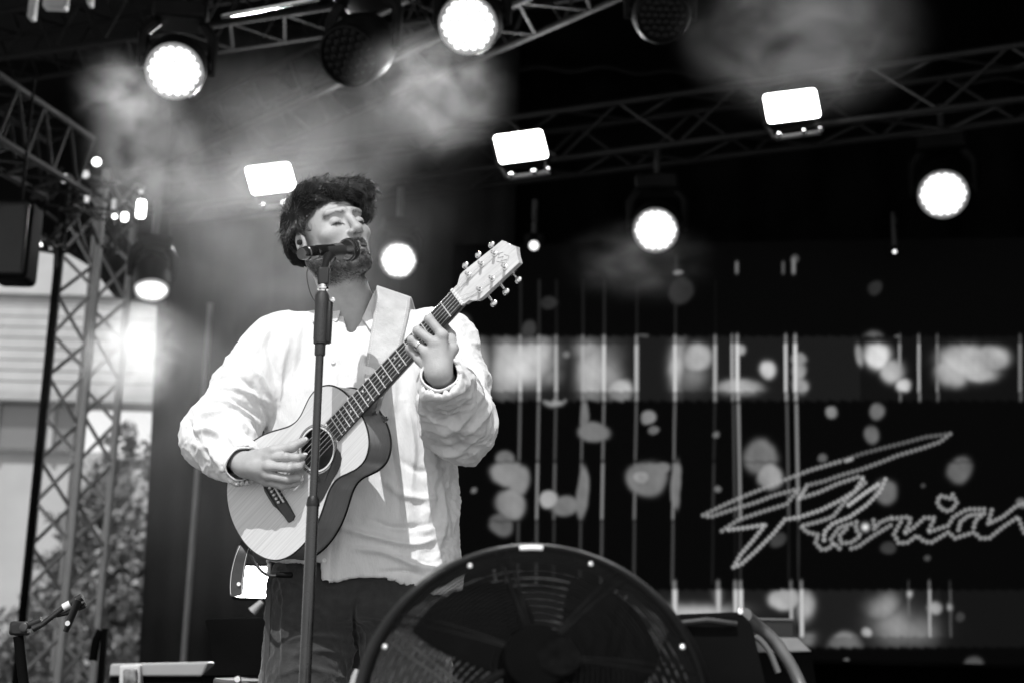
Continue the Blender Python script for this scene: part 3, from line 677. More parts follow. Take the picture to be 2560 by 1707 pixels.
OUT = [(float(p[0]), float(p[1])) for p in hf]+[(float(p[0]), -float(p[1])) for p in hf[-2:0:-1]]
# wood materials with grain along the neck direction (object coordinates)
def wood(name, g, var, st, rough=.45, coat=.15, sc=26):
    m = mat(name, g, rough, var=var, vscale=sc, stretch=st, coat=coat, bump=.06, bscale=sc*3); return m
SPR = wood('spruce_top', .64, .14, (.12, 9, 1), sc=34); MAH = wood('mahogany_side', .21, .16, (.3, 1, 9), .4, .2, sc=60)
MAHN = wood('neck_wood', .14, .2, (.3, 5, 5)); EBO = wood('ebony', .022, .7, (.4, 8, 8), .4)
MAP = wood('headstock_maple', .55, .12, (.25, 6, 3), .35); IVO = mat('ivory_plastic', .75, .35, var=.05)
BIND = mat('black_binding', .012, .3, var=.2); WBIND = mat('white_binding', .7, .3, var=.05)
HU, HR = .148, .0475
NO = len(OUT)
def plate(name, m, n0, n1, hole=None, shrink=0):
    V = []; F = []
    O = [(u, v) for u, v in OUT]
    if hole:
        rings = []
        for t in (0, .12, .3, .55, .8, 1):
            rg = []
            for u, v in O:
                d = math.hypot(u-HU, v); ca, sa = (u-HU)/d, v/d
                rg.append((HU+ca*(HR+(d-HR)*t), sa*(HR+(d-HR)*t)))
            rings.append(rg)
        for nn in (n1, n0):
            for rg in rings: V += [(u, v, nn) for u, v in rg]
        R_ = len(rings)
        for s in range(2):
            for r in range(R_-1):
                for i in range(NO):
                    q = (s*R_*NO+r*NO+i, s*R_*NO+r*NO+(i+1) % NO, s*R_*NO+(r+1)*NO+(i+1) % NO, s*R_*NO+(r+1)*NO+i)
                    F.append(q if s else q[::-1])
        for r in (0, R_-1):
            for i in range(NO):
                q = (r*NO+i, r*NO+(i+1) % NO, R_*NO+r*NO+(i+1) % NO, R_*NO+r*NO+i); F.append(q)
    else:
        V = [(u, v, n1) for u, v in O]+[(u, v, n0) for u, v in O]+[(HU-.1, 0, n1), (HU-.1, 0, n0)]
        for i in range(NO):
            F += [(i, (i+1) % NO, 2*NO), (NO+(i+1) % NO, NO+i, 2*NO+1), (i, NO+i, NO+(i+1) % NO, (i+1) % NO)]
    mb = MB(); mb.add(V, F); o = mb.build(name, m, gt, local=True); fix_normals(o); return o
def dep(u): return .098-.016*(u+.15)/.44
plate('soundboard', SPR, -.003, 0, hole=True)
# side: band from the top to the back, with depth tapering to the neck
mb = MB(); V = []; F = []
for j, t in enumerate(np.linspace(0, 1, 7)):
    for u, v in OUT: V.append((u, v, -.003-(dep(u)-.006)*t))
for j in range(6):
    for i in range(NO): F.append((j*NO+i, j*NO+(i+1) % NO, (j+1)*NO+(i+1) % NO, (j+1)*NO+i))
mb.add(V, F); o = mb.build('side', MAH, gt, local=True); fix_normals(o)
mb = MB(); V = [(u, v, -dep(u)-.002) for u, v in OUT]+[(.05, 0, -dep(.05)-.008)]+[(u, v, -dep(u)+.003) for u, v in OUT]
F = [((i+1) % NO, i, NO) for i in range(NO)]+[(i, (i+1) % NO, NO+1+(i+1) % NO, NO+1+i) for i in range(NO)]
mb.add(V, F); o = mb.build('back', MAH, gt, local=True); fix_normals(o)
def ringtube(n, r, sc=1.0): return [(u*sc if 0 else u, v, n(u)) for u, v in OUT]+[(OUT[0][0], OUT[0][1], n(OUT[0][0]))]
MB().tube([(u*1.002, v*1.008, -.0014) for u, v in OUT+OUT[:1]], .0022, 6).build('binding', BIND, gt, local=True)
MB().tube([(u*1.002, v*1.008, -dep(u)+.001) for u, v in OUT+OUT[:1]], .0026, 6).build('binding', BIND, gt, local=True)
def annul(r0, r1, n, name, m, k=72):
    V = [(HU+r*math.cos(2*math.pi*i/k), r*math.sin(2*math.pi*i/k), n) for r in (r0, r1) for i in range(k)]
    V += [(x, y, z-.0006) for x, y, z in V]
    F = [(i, (i+1) % k, k+(i+1) % k, k+i) for i in range(k)]+[(2*k+k+i, 2*k+k+(i+1) % k, 2*k+(i+1) % k, 2*k+i) for i in range(k)]+[(k+i, k+(i+1) % k, 3*k+(i+1) % k, 3*k+i) for i in range(k)]+[(i, 2*k+i, 2*k+(i+1) % k, (i+1) % k) for i in range(k)]
    mb = MB(); mb.add(V, F); o = mb.build(name, m, gt, local=True); fix_normals(o)
annul(.0475, .0515, .0012, 'rosette', WBIND); annul(.0515, .0532, .0012, 'rosette', BIND); annul(.0532, .0562, .0010, 'rosette', mat('rosette_wood', .25, .4, var=.4, vscale=90)); annul(.0562, .0572, .0012, 'rosette', BIND)
# pickguard, teardrop on the treble side
PG = []
for k in range(22): # along the rosette
    w = math.radians(100-k*9.3+0); 
    PG.append((HU+.0578*math.cos(w-math.radians(-14)), .0578*math.sin(w-math.radians(-14))))
PG = []
for k in range(18):
    w = math.radians(38+k*6.6); PG.append((HU+.0576*math.cos(w), .0576*math.sin(w)))
PG += [(.108, .052), (.092, .062), (.076, .068), (.062, .074), (.055, .083), (.060, .094), (.075, .1), (.095, .098), (.118, .0905), (.14, .0835), (.16, .0795), (.178, .072), (.19, .062), (.1945, .05)]
mb = MB(); k = len(PG); cu = (.115, .075)
V = [(u, v, .0018) for u, v in PG]+[(u, v, .0004) for u, v in PG]+[(cu[0], cu[1], .0018)]
F = [(i, (i+1) % k, 2*k) for i in range(k)]+[(k+i, k+(i+1) % k, (i+1) % k, i) for i in range(k)]
mb.add(V, F); o = mb.build('pickguard', mat('pickguard', .012, .18, var=.3, spec=.6), gt, local=True, smooth=False); fix_normals(o)
# bridge with belly, saddle and pins
BR = [(-.022, 0), (-.0215, .022), (-.016, .036), (-.013, .06), (-.012, .078), (.002, .082), (.012, .078), (.0135, .05), (.0135, 0)]
BO = BR+[(u, -v) for u, v in BR[-2:0:-1]]; k = len(BO)
mb = MB(); V = [(u-.004, v, 0) for u, v in BO]+[((u)*.93-.004, v*.985, .0072 if abs(v) < .06 else .0045) for u, v in BO]
F = [(i, (i+1) % k, k+(i+1) % k, k+i) for i in range(k)]+[tuple(k+i for i in range(k))]
mb.add(V, F); br = mb.build('bridge', EBO, gt, local=True, smooth=False); fix_normals(br)
MB().box((.006, .0, .0085), (.0014, .036, .0022)).build('saddle', IVO, br, local=True)
for i in range(6):
    v = (-.02625+i*.0105); MB().lathe((-.006, v, .007), (0, 0, 1), [(0, .0028), (.002, .0034), (.0042, .0028), (.005, .0008)], 14).build('bridge_pin', IVO, br, local=True)
# neck, heel, fingerboard
FB0, FB1 = .208, SCL
def fw(u): return .0272-(.0272-.0215)*(u-FB0)/(FB1-FB0)
V = []; F = []
us = np.linspace(.275, FB1+.004, 30); K = 12
for u in us:
    w_ = fw(u); heel = max(0, 1-(u-.288)/.055); heel = heel*heel*(3-2*heel) if heel > 0 else 0; heel = min(1, heel)
    dpt = .021+(.060)*heel; ww = w_*(1-.45*heel)
    for j in range(K+1):
        w = math.pi*j/K; V.append((u, math.cos(w)*(w_*(1-math.sin(w))+ww*math.sin(w)), -.0005-dpt*math.sin(w)**(.8)))
n = K+1
for i in range(len(us)-1):
    for j in range(K): F.append((i*n+j, i*n+j+1, (i+1)*n+j+1, (i+1)*n+j))
    F.append((i*n+K, i*n, (i+1)*n, (i+1)*n+K))
F += [tuple(range(n)), tuple((len(us)-1)*n+j for j in range(n))[::-1]]
mb = MB(); mb.add(V, F); o = mb.build('neck', MAHN, gt, local=True); fix_normals(o)
mb = MB(); V = [(u, s*fw(u), z) for u in (FB0, FB1) for s in (-1, 1) for z in (.0005, .0065)]
mb.add(V, [(0, 1, 3, 2), (4, 6, 7, 5), (0, 4, 5, 1), (2, 3, 7, 6), (1, 5, 7, 3), (0, 2, 6, 4)]); fb = mb.build('fingerboard', EBO, gt, local=True, smooth=False); fix_normals(fb)
FRT = mat('fret_wire', .75, .35, metal=.5, var=.05)
for kf in range(1, 19):
    u = SCL-SCL*(1-2**(-kf/12))
    if u > FB0+.004: MB().tube([(u, -fw(u)*.98, .0068), (u, fw(u)*.98, .0068)], .00135, 8).build('fret', FRT, fb, local=True)
for kf, vs in ((3, (0,)), (5, (0,)), (7, (-.010, .010)), (9, (0,)), (12, (-.012, .012)), (15, (0,))):
    u = SCL-SCL*(1-2**(-(kf-.5)/12))
    for v in vs: MB().lathe((u, v, .0064), (0, 0, 1), [(0, .0026), (.0004, .0026)], 18).build('inlay_dot', IVO, fb, local=True)
MB().box((FB1+.003, 0, .0045), (.003, .0225, .0052)).build('nut', IVO, gt, local=True)
# screws and small engraved letters at the end of the board
MB().lathe((FB0-.002, .026, .0055), (0, 0, 1), [(0, .003), (.0015, .0025)], 12).build('screw', CHR, gt, local=True)
# headstock, tilted back
hs = []
ha = math.radians(12)
def H(a, v, t): return (FB1+.006+a*math.cos(ha)-t*0, v, .004-a*math.sin(ha)+t)
HP = [(0, .0225), (.012, .0235), (.020, .030), (.030, .0375), (.040, .0385), (.080, .0365), (.118, .0345), (.146, .0335), (.1475, .030), (.152, .018), (.158, .006), (.162, 0)]
HO = HP+[(a, -v) for a, v in HP[-2::-1]]; k = len(HO)
V = [H(a, v, 0) for a, v in HO]+[H(a, v, -.0145) for a, v in HO]
mb = MB(); mb.add(V, [tuple(range(k)), tuple(range(k, 2*k))[::-1]]+[(i, k+i, k+(i+1) % k, (i+1) % k) for i in range(k)])
hd = mb.build('headstock', MAP, gt, local=True, smooth=False); fix_normals(hd)
# plain carved script mark on the headstock
SCRM = mat('headstock_mark', .44, .4, var=.1)
mk = MB()
for s in ([(.112, -.020), (.124, -.012), (.116, -.008), (.128, -.002), (.118, .002), (.130, .009), (.124, .014)], [(.120, -.017), (.133, -.010)], [(.110, -.004), (.122, .012), (.116, .016)], [(.132, -.004), (.138, .006), (.130, .012)]):
    mk.tube([H(a, v, .0004) for a, v in s], .0007, 5)
mk.build('engraving', SCRM, hd, local=True)
TN = []
for s in (-1, 1):
    for i in range(3):
        a = .044+.036*i; v = s*(.0225-.001*i); TN.append((a, v, s))
        c = H(a, v, 0)
        pn = (math.sin(ha), 0, math.cos(ha))
        tn = MB().lathe(c, pn, [(-.001, .0062), (.0012, .0062), (.002, .0048), (.0022, .0033), (.010, .0028), (.0125, .0033), (.0165, .0031), (.0175, .002)], 16).build('tuning_post', CHR, hd, local=True)
        c2 = H(a, s*(.0385-.002*i+.012), -.020)
        MB().tube([H(a, s*.028, -.020), c2], .0026, 8).build('tuning_shaft', CHR, tn, local=True)
        c3 = np.array(H(a, s*(.0385-.002*i+.019), -.020))
        kb = MB(); V = []; F = []
        for ii in range(9):
            th = math.pi*ii/8
            for jj in range(12):
                ph = 2*math.pi*jj/12; V.append(c3+np.array([.0088*math.sin(th)*math.cos(ph), .0072*math.cos(th), .0040*math.sin(th)*math.sin(ph)]))
        for ii in range(8):
            for jj in range(12): F.append((ii*12+jj, ii*12+(jj+1) % 12, (ii+1)*12+(jj+1) % 12, (ii+1)*12+jj))
        kb.add(V, F); kb.build('tuning_key', CHR, tn, local=True)
        MB().box(H(a, s*.024, -.0205), (.009, .008, .006)).build('gear_housing', CHR, tn, local=True)
# strings
STRM = mat('string_metal', .8, .3, metal=.7, var=.05)
for i in range(6):
    vb = -.02625+i*.0105; vn = -.0180+i*.0072; s = -1 if i < 3 else 1
    j = (2-i) if i < 3 else (i-3); j = {0: 2, 1: 1, 2: 0}[i] if i < 3 else {3: 0, 4: 1, 5: 2}[i]; j = 2-j if False else j
    a, v, _ = TN[(0 if s < 0 else 3)+j]
    r = [.00062, .00055, .00050, .00045, .0004, .0004][i]*1.25
    MB().tube([(-.006, vb, .0085), (.006, vb, .0112), (FB1, vn, .0105), (FB1+.006, vn, .0098), H(a, v, .007)], r, 5).build('string', STRM, gt, local=True)
MB().lathe((.30, .030, -.060), (0.2, 1, 0), [(0, .004), (.008, .004), (.011, .008), (.014, .008), (.015, .004)], 16).build('strap_button', CHR, gt, local=True)
# jack at the tail and cable
jk = MB().lathe((-.150, .02, -.05), (-1, .3, -.1), [(0, .008), (.006, .008), (.007, .0055), (.035, .0055), (.036, .004)], 16).build('tail_jack', CHR, gt, local=True)
# ================================================================== STRAP (lies over the left shoulder, its tail hangs below the guitar)
SUE = mat('suede', .48, .95, bump=.5, bscale=120, var=.12, vscale=30, sheen=.4); SUED = mat('strap_leather', .03, .5, bump=.3, bscale=90, var=.4)
THR = mat('pale_thread', .8, .7, var=.05)
st = tag(empty('guitar_strap', at(960, 800, 3.3)), 'wide pale suede guitar strap with stitched edges over the shoulder of the singer', 'strap')
def ribbon(ctr, wid, th, name, m, parent, nrm=(0, -1, 0)):
    n = len(ctr); V = []; F = []
    for i, (c, w_) in enumerate(zip(ctr, wid)):
        t = ctr[min(i+1, n-1)]-ctr[max(i-1, 0)]; t = t/np.linalg.norm(t); nn = np.array(nrm[i] if hasattr(nrm[0], '__len__') else nrm, float)
        nn -= t*(nn@t); nn /= np.linalg.norm(nn); s = np.cross(t, nn)
        for a, b in ((-1, .3), (-.97, 1), (0, 1.25), (.97, 1), (1, .3), (.97, -.5), (-.97, -.5)): V.append(c+s*a*w_+nn*b*th)
    for i in range(n-1):
        for j in range(7): F.append((i*7+j, i*7+(j+1) % 7, (i+1)*7+(j+1) % 7, (i+1)*7+j))
    F += [tuple(range(7))[::-1], tuple((n-1)*7+j for j in range(7))]
    mb = MB(); mb.add(V, F); o = mb.build(name, m, parent); fix_normals(o); return V
def smoothpts(P, n): return catmull(P, n)
tl = smoothpts([at(*p) for p in [(650, 1330, 3.38), (622, 1350, 3.35), (608, 1375, 3.33), (598, 1410, 3.33), (592, 1450, 3.33), (591, 1478, 3.33), (592, 1489, 3.33)]], 5)
wt = np.interp(np.linspace(0, 1, len(tl)), [0, .25, .6, .93, 1], [.012, .014, .0165, .0155, .008])
ribbon(tl, wt, .0022, 'strap_tail', SUED, st)
mb = MB()
for s in (-1, 1):
    mb.tube([c+np.array([s*(w_-.003), -.004, 0]) for c, w_ in zip(tl[2:-2], wt[2:-2])], .0006, 4)
mb.build('stitching', THR, st)
tl2 = smoothpts([at(*p) for p in [(700, 1432, 3.38), (676, 1445, 3.40), (671, 1500, 3.42), (668, 1600, 3.42), (665, 1712, 3.42)]], 5)
ribbon(tl2, [.006]*len(tl2), .002, 'strap_tail', SUED, st)
MB().lathe(at(597, 1459, 3.325), (0, -1, 0), [(0, .0045), (.002, .0045)], 14).build('eyelet', emat('eyelet_glint', .0) if False else mat('eyelet_pale', .8, .4, var=.05), st)
cb = smoothpts([at(*p) for p in [(615, 1362, 3.36), (632, 1395, 3.30), (652, 1425, 3.28), (675, 1438, 3.28), (705, 1437, 3.28), (728, 1432, 3.29)]], 5)
o = MB().tube(cb, .0038, 8).build('instrument_cable', PLA); tag(o, 'black instrument cable looping under the tail of the guitar', 'cable')
MB().lathe(at(690, 1436, 3.28), (1, .1, .02), [(0, .005), (.002, .0065), (.035, .0065), (.038, .004)], 12).build('plug', BLK, o)
# ================================================================== MICROPHONE STANDS AND MICROPHONE
ms = tag(empty('microphone_stand', (W(762, 1707, 3.0)[0], 3.0, 0)), 'tall black microphone stand standing in front of the guitar', 'microphone stand')
sx = W(785, 1200, 3.0); X0 = sx[0]
def zat(py, Y=3.0): return W(785, py, Y)[2]
def SX(py): # the shaft leans a hair so that it passes through the picture line
    return W(762+(1707-py)*46/1007, py, 3.0)
TUB = mat('black_tube', .02, .22, var=.3, vscale=30, spec=.6)
MB().tube([SX(1262), SX(862)], .0088, 24).build('upper_tube', TUB, ms)
low = SX(1707); dirl = SX(1262)-low; dirl /= np.linalg.norm(dirl); base = low-dirl*(low[2]/dirl[2])
MB().lathe(SX(1240), -dirl, [(0, .0105), (.004, .0125), (.018, .0145), (.021, .0138)], 24).build('sleeve', PLA, ms)
MB().tube([SX(1262), base+dirl*.03], .0128, 24).build('lower_tube', TUB, ms)
MB().lathe(SX(884), dirl, [(-.004, .011), (0, .0118), (.020, .0118), (.022, .0150), (.035, .0160), (.11, .0160), (.128, .0155), (.134, .0125), (.138, .0095)], 20).build('clutch_grip', mat('rubber_grip', .018, .5, bump=.4, bscale=300, var=.2), ms)
MB().box(SX(805)+np.array([.0170, 0, 0]), (.0065, .009, .048), None, .006).build('clutch_lever', PLA, ms)
MB().lathe(SX(752)+np.array([.024, -.009, 0]), (0, -1, 0), [(0, .005), (.003, .005), (.004, .002)], 14).build('bolt', CHR, ms)
for k in range(3):
    w_ = math.radians(20+120*k); MB().tube([base+np.array([0, 0, .12]), base+np.array([.1*math.cos(w_), .1*math.sin(w_), .09]), base+np.array([.33*math.cos(w_), .33*math.sin(w_), .02])], [.012, .009, .008], 10).build('leg', TUB, ms)
# clip
ctop = W(808, 690, 3.0)
MB().lathe(SX(732), dirl, [(0, .008), (.006, .008), (.007, .0125), (.012, .0125), (.014, .0095), (.024, .0095)], 18).build('clip_thread', CHR, ms)
cl = MB(); cl.box(W(810, 692, 3.0), (.0125, .010, .020), None, .004); cl.tube([W(811, 680, 3.0), W(815, 662, 3.02), W(824, 645, 3.05)], [.0105, .009, .015], 12)
cl.build('clip', PLA, ms)
MH = W(884, 624, 3.19); MT = W(762, 634, 3.05); ma = MH-MT; ml = np.linalg.norm(ma); ma /= ml
def mp(t): return MT+ma*t
cl = MB(); k = 22; V = []; F = []
cc_ = mp(ml*.52)
upc = np.array([0, 0, 1.])-ma*ma[2]; upc /= np.linalg.norm(upc); fc = np.cross(ma, upc)
for i, t in enumerate(np.linspace(ml*.36, ml*.70, 5)):
    for j in range(k):
        w_ = math.radians(-120+240*j/(k-1))-math.pi/2
        for r in (.0168+.0006, .0205+.0006): V.append(mp(t)+(fc*math.cos(w_)+upc*math.sin(w_))*r)
for i in range(4):
    for j in range(k-1):
        a = (i*k+j)*2; b = a+2; c = a+2*k; d = c+2
        F += [(a, b, d, c), (a+1, c+1, d+1, b+1)]
    a = (i*k)*2; F.append((a, a+2*k, a+2*k+1, a+1)); a = (i*k+k-1)*2; F.append((a, a+1, a+2*k+1, a+2*k))
for i in (0, 4):
    for j in range(k-1): a = (i*k+j)*2; F.append((a, a+1, a+3, a+2))
cl.add(V, F); o = cl.build('clip_jaw', mat('clip_rubber', .04, .35, var=.2), ms); fix_normals(o)
mic = tag(empty('microphone', MT), 'handheld microphone with dark mesh head in the clip in front of the mouth', 'microphone')
MB().lathe(MT, ma, [(-.012, .004), (-.012, .0135), (-.008, .0145), (.004, .0145), (.006, .0165), (.03, .0170), (.034, .0150), (.038, .0165), (ml*.5, .0165), (ml*.72, .0172), (ml*.74, .0185), (ml*.80, .0215), (ml*.84, .0235)], 32).build('body', mat('mic_body', .10, .2, metal=.85, var=.5, vscale=20), mic)
MB().lathe(mp(ml*.55), ma, [(0, .0174), (.026, .0180), (.028, .0176)], 32).build('mode_ring', mat('brushed_ring', .35, .3, metal=.8, var=.1), mic)
MB().lathe(mp(ml*.84), ma, [(0, .0245), (.001, .0258), (.006, .0258), (.007, .0245)], 36).build('grille_band', STEEL, mic)
# woven mesh head: rings and meridians over a dark foam core
core = MB(); prof = [(.007, .024)]+[(.013+.022*math.sin(t), .0265*math.cos(t)**.8) for t in np.linspace(-.3, 1.45, 12)]
core.lathe(mp(ml*.84), ma, prof, 32).build('foam', mat('foam', .008, .95, bump=.5, bscale=600), mic)
ms_ = MB()
ca_, sa_ = fc, upc
for s in (-1, 1):
    for q in range(20):
        P_ = []
        for t in np.linspace(-.25, 1.42, 14):
            w_ = 2*math.pi*q/26+s*t*1.1; rr = .0272*math.cos(t)**.8; P_.append(mp(ml*.84)+ma*(.013+.0228*math.sin(t))+(ca_*math.cos(w_)+sa_*math.sin(w_))*rr)
        ms_.tube(P_, .00065, 4)
ms_.build('grille', mat('grille_wire', .22, .3, metal=.8), mic)
# the in-ear cable
eb = [at(*p) for p in [(780, 655, 3.36), (770, 672, 3.38), (767, 690, 3.40), (772, 720, 3.42), (780, 742, 3.43), (790, 757, 3.43)]]
ec = MB().tube(smoothpts(eb, 6), .0011, 6).build('earphone_cable', PLA); tag(ec, 'thin black earphone cable hanging from the ear of the singer to his collar', 'cable')
# second stand at the lower left corner
s2 = tag(empty('microphone_stand', (W(60, 1707, 3.6)[0], 3.6, 0)), 'empty black boom stand with microphone clip at the bottom left corner', 'microphone stand')
Y2 = 3.6; E0 = W(60, 1712, Y2); E1 = W(46, 1590, Y2)
MB().tube([(E0[0]+.02, Y2, .05), E0, E1], [.0125, .0125, .0125], 16).build('shaft', BLKM, s2)
for k in range(3):
    w_ = math.radians(50+120*k); bb = np.array([E0[0]+.02, Y2, 0]); MB().tube([bb+np.array([0, 0, .14]), bb+np.array([.3*math.cos(w_), .3*math.sin(w_), .02])], [.012, .008], 10).build('leg', BLKM, s2)
MB().box(W(50, 1570, Y2), (.022, .018, .017), None, .008).build('joint', PLA, s2)
MB().lathe(W(60, 1567, Y2-.02), (0, -1, 0), [(0, .010), (.006, .010), (.007, .006)], 14).build('bolt', STEEL, s2)
MB().tube([W(70, 1563, Y2), W(104, 1548, Y2)], [.010, .0085], 12).build('boom_clamp', PLA, s2)
MB().tube([W(82, 1570, Y2-.01), W(105, 1560, Y2-.01), W(165, 1513, Y2-.02)], [.009, .007, .007], 12).build('boom', TUB, s2)
MB().tube([W(134, 1540, Y2), W(165, 1532, Y2), W(214, 1511, Y2)], [.004, .006, .0075], 10).build('boom', TUB, s2)
MB().tube([W(159, 1518, Y2-.02), W(177, 1508, Y2-.02)], [.0098, .0098], 14).build('label_ring', mat('label_ring', .6, .5, var=.1), s2)
MB().tube([W(177, 1508, Y2-.02), W(206, 1491, Y2-.02)], [.0105, .0095], 14).build('clip', PLA, s2)
mb = MB(); a = W(196, 1498, Y2-.03); b = W(164, 1578, Y2-.03); mb.tube([a, (a+b)/2, b], [.019, .0165, .0125], 16, flat=.5); mb.build('clip_jaw', PLA, s2)
MB().lathe(W(169, 1557, Y2-.045), (0, -1, 0), [(0, .0062), (.0015, .0062)], 16).build('clip_hole', mat('pale_hole', .5, .5, var=.1), s2)
# third, blurred stand behind
p = W(252, 1700, 5.6); s3 = tag(empty('microphone_stand', (p[0], p[1], 0)), 'blurred dark stand in front of the sunlit tree at lower left', 'microphone stand')
MB().tube([(p[0], p[1], .03), (p[0], p[1], W(252, 1570, 5.6)[2])], .014, 10).build('shaft', BLKM, s3)
MB().tube([W(252, 1575, 5.6), W(240, 1600, 5.6), W(232, 1650, 5.6)], .016, 8).build('clip', BLKM, s3)
MB().lathe((p[0], p[1], .0), (0, 0, 1), [(0, .14), (.02, .14), (.024, .03)], 20).build('base_plate', BLKM, s3)
# ================================================================== FAN
FC = W(1335, 1786, 2.05); ft = math.radians(14); fa = np.array([0, -math.cos(ft), math.sin(ft)]); RO = .262; RI = .240
FANM = mat('fan_black', .003, .5, var=.3, vscale=15, spec=.10)
fn = tag(empty('floor_fan', FC), 'large black floor fan with wire guard in front of the singer', 'fan')
fx = np.array([1., 0, 0]); fz = np.cross(fa, fx); fz = -fz if fz[2] < 0 else fz
def FP(r, w, d): return FC+(fx*math.cos(w)+fz*math.sin(w))*r+fa*d
MB().lathe(FC, fa, [(-.10, RO*.985), (-.10, RO), (-.06, RO*1.0), (-.03, RO*.995), (-.0, RI*1.03), (.004, RI*1.015), (.004, RI*.985), (-.0, RI*.98), (-.05, RO*.95), (-.10, RO*.97)], 96, cap=False).build('shroud', FANM, fn)
circ = lambda r, d, k=80: [FP(r, 2*math.pi*i/k, d) for i in range(k+1)]
MB().tube(circ(RI*1.005, .006), .0048, 8).build('rim_wire', FANM, fn)
MB().tube(circ(RO*.995, -.10), .0050, 8).build('rim_wire', FANM, fn)
WIREB = mat('lit_guard_wire', .75, .35, metal=.0, var=.3, vscale=30)  # rear wires coloured pale for the light they catch, front ones dark
HUBM = mat('hub_black', .003, .95, var=.3, spec=.02)
WIRE = mat('guard_wire', .005, .6, var=.5, vscale=40, spec=.05)
def dome(r): t = r/RI; return .004+.095*(1-t**2.6)
HUP = fz*.055
def FG(r, w, sgn=1):
    t = 1-r/RI; return FP(r, w, dome(r) if sgn > 0 else -.10-.05*(1-(r/RO)**3))+(HUP*t if sgn > 0 else 0)
for sgn, RR, nm in ((1, RI, 'front_guard'), (-1, RO*.96, 'rear_guard')):
    g = MB()
    for r in np.linspace(.055, RR*.97, 26 if sgn > 0 else 20):
        g.tube([FG(r, 2*math.pi*i/64, sgn) for i in range(65)], .00135, 5, cap=False)
    for q in range(16):
        w_ = 2*math.pi*(q//2)/8+.22+(.035 if q % 2 else -.035)
        g.tube([FG(r, w_, sgn) for r in np.linspace(.045, RR*.995, 14)], .0024, 6)
    g.build(nm, WIRE if sgn > 0 else WIREB, fn)
hubc = FG(0, 0)+fa*.004
MB().lathe(hubc, fa, [(-.02, .044), (-.004, .046), (.004, .043), (.007, .03), (.008, .001)], 40).build('guard_cap', HUBM, fn)
bg_ = MB(); bg_.add([hubc+fx*(.030+.030*math.cos(w))+fz*.026*math.sin(w)+fa*z for z in (.006, .009) for w in np.linspace(0, 2*math.pi, 36, endpoint=False)], [tuple(range(36)), tuple(range(36, 72))[::-1]]+[(i, (i+1) % 36, 36+(i+1) % 36, 36+i) for i in range(36)]); o = bg_.build('badge', mat('badge_grey', .0035, .9, var=.6, vscale=60, spec=.03), fn, smooth=False); fix_normals(o)
MB().lathe(FC+HUP*.4, fa, [(-.12, .05), (-.08, .055), (.02, .05), (.04, .035), (.045, .01)], 32).build('motor_hub', HUBM, fn)
for q in range(5):
    w0 = 2*math.pi*q/5+math.radians(38); V = []; F = []; na, nr_ = 9, 8
    for i in range(nr_+1):
        r = .045+(.218-.045)*i/nr_; half = .30+.14*math.sin(math.pi*i/nr_)+.10*(i/nr_)
        for j in range(na+1):
            s = j/na*2-1; w_ = w0+s*half+.25*(i/nr_); d = -.03+.028*s
            V.append(FP(r*(1-.04*s*s*(i == nr_)), w_, d))
    for i in range(nr_):
        for j in range(na): a = i*(na+1)+j; F.append((a, a+1, a+na+2, a+na+1))
    mb = MB(); mb.add(V, F); o = mb.build('blade', HUBM, fn); md = o.modifiers.new('s', 'SOLIDIFY'); md.thickness = .003
for w_ in (math.radians(115), math.radians(70), math.radians(158), math.radians(25)):
    MB().lathe(FP(RI*.955, w_, .016), fa, [(0, .004), (.003, .0035), (.004, .001)], 12).build('rivet', CHR, fn)
MB().tube([FP(RI*1.0, math.radians(96), .010), FP(RI*1.0, math.radians(92), .0105), FP(RI*1.0, math.radians(88), .010)], .0036, 8).build('clip', mat('pale_clip', .8, .4, var=.05), fn)
for s in (-1, 1):
    MB().tube([FC+fx*s*RO*1.02-fa*.05, FC+fx*s*RO*1.12-fa*.05, np.array([FC[0]+s*RO*1.12, FC[1]+.05, .05])], .012, 10).build('stand_leg', FANM, fn)
    MB().tube([np.array([FC[0]+s*RO*1.12, FC[1]-.15, .02]), np.array([FC[0]+s*RO*1.12, FC[1]+.28, .02])], .014, 10).build('foot', FANM, fn)
# ================================================================== KIT ALONG THE STAGE FLOOR
def prism(P2, y0, y1, name, m, parent):   # P2 picture points at depth y0, extruded back to y1
    a = [W(x, y, y0) for x, y in P2]; b = [p+np.array([0, y1-y0, 0]) for p in a]; k = len(a); mb = MB()
    mb.add(a+b, [tuple(range(k)), tuple(range(k, 2*k))[::-1]]+[(i, k+i, k+(i+1) % k, (i+1) % k) for i in range(k)])
    o = mb.build(name, m, parent, smooth=False); fix_normals(o)
    bv = o.modifiers.new('b', 'BEVEL'); bv.width = .008; bv.segments = 3; return o
t = tag(empty('stage_monitor', W(1790, 1707, 2.5)), 'black wedge loudspeaker at the bottom right beside the fan', 'speaker')
prism([(1620, 1790), (1655, 1610), (1693, 1534), (1850, 1528), (1880, 1555), (1900, 1640), (1935, 1790)], 2.5, 2.9, 'cabinet', BLKM, t)
MB().tube([W(1700, 1556, 2.49), W(1770, 1549, 2.485), W(1842, 1558, 2.49)], .005, 8).build('front_handle', PLA, t)
MB().lathe(W(1850, 1527, 2.5), (0, -1, 0), [(0, .006), (.003, .005)], 10).build('corner_stud', CHR, t)
o = MB().tube(smoothpts([W(*p) for p in [(1862, 1536, 2.52), (1890, 1562, 2.6), (1930, 1596, 2.62), (1962, 1640, 2.62), (1990, 1690, 2.62), (2020, 1760, 2.6)]], 5), .0125, 12).build('bent_tube', mat('dull_tube', .12, .35, metal=.3, var=.3)); tag(o, 'thick curved tube arching down right of the wedge loudspeaker', 'tube')
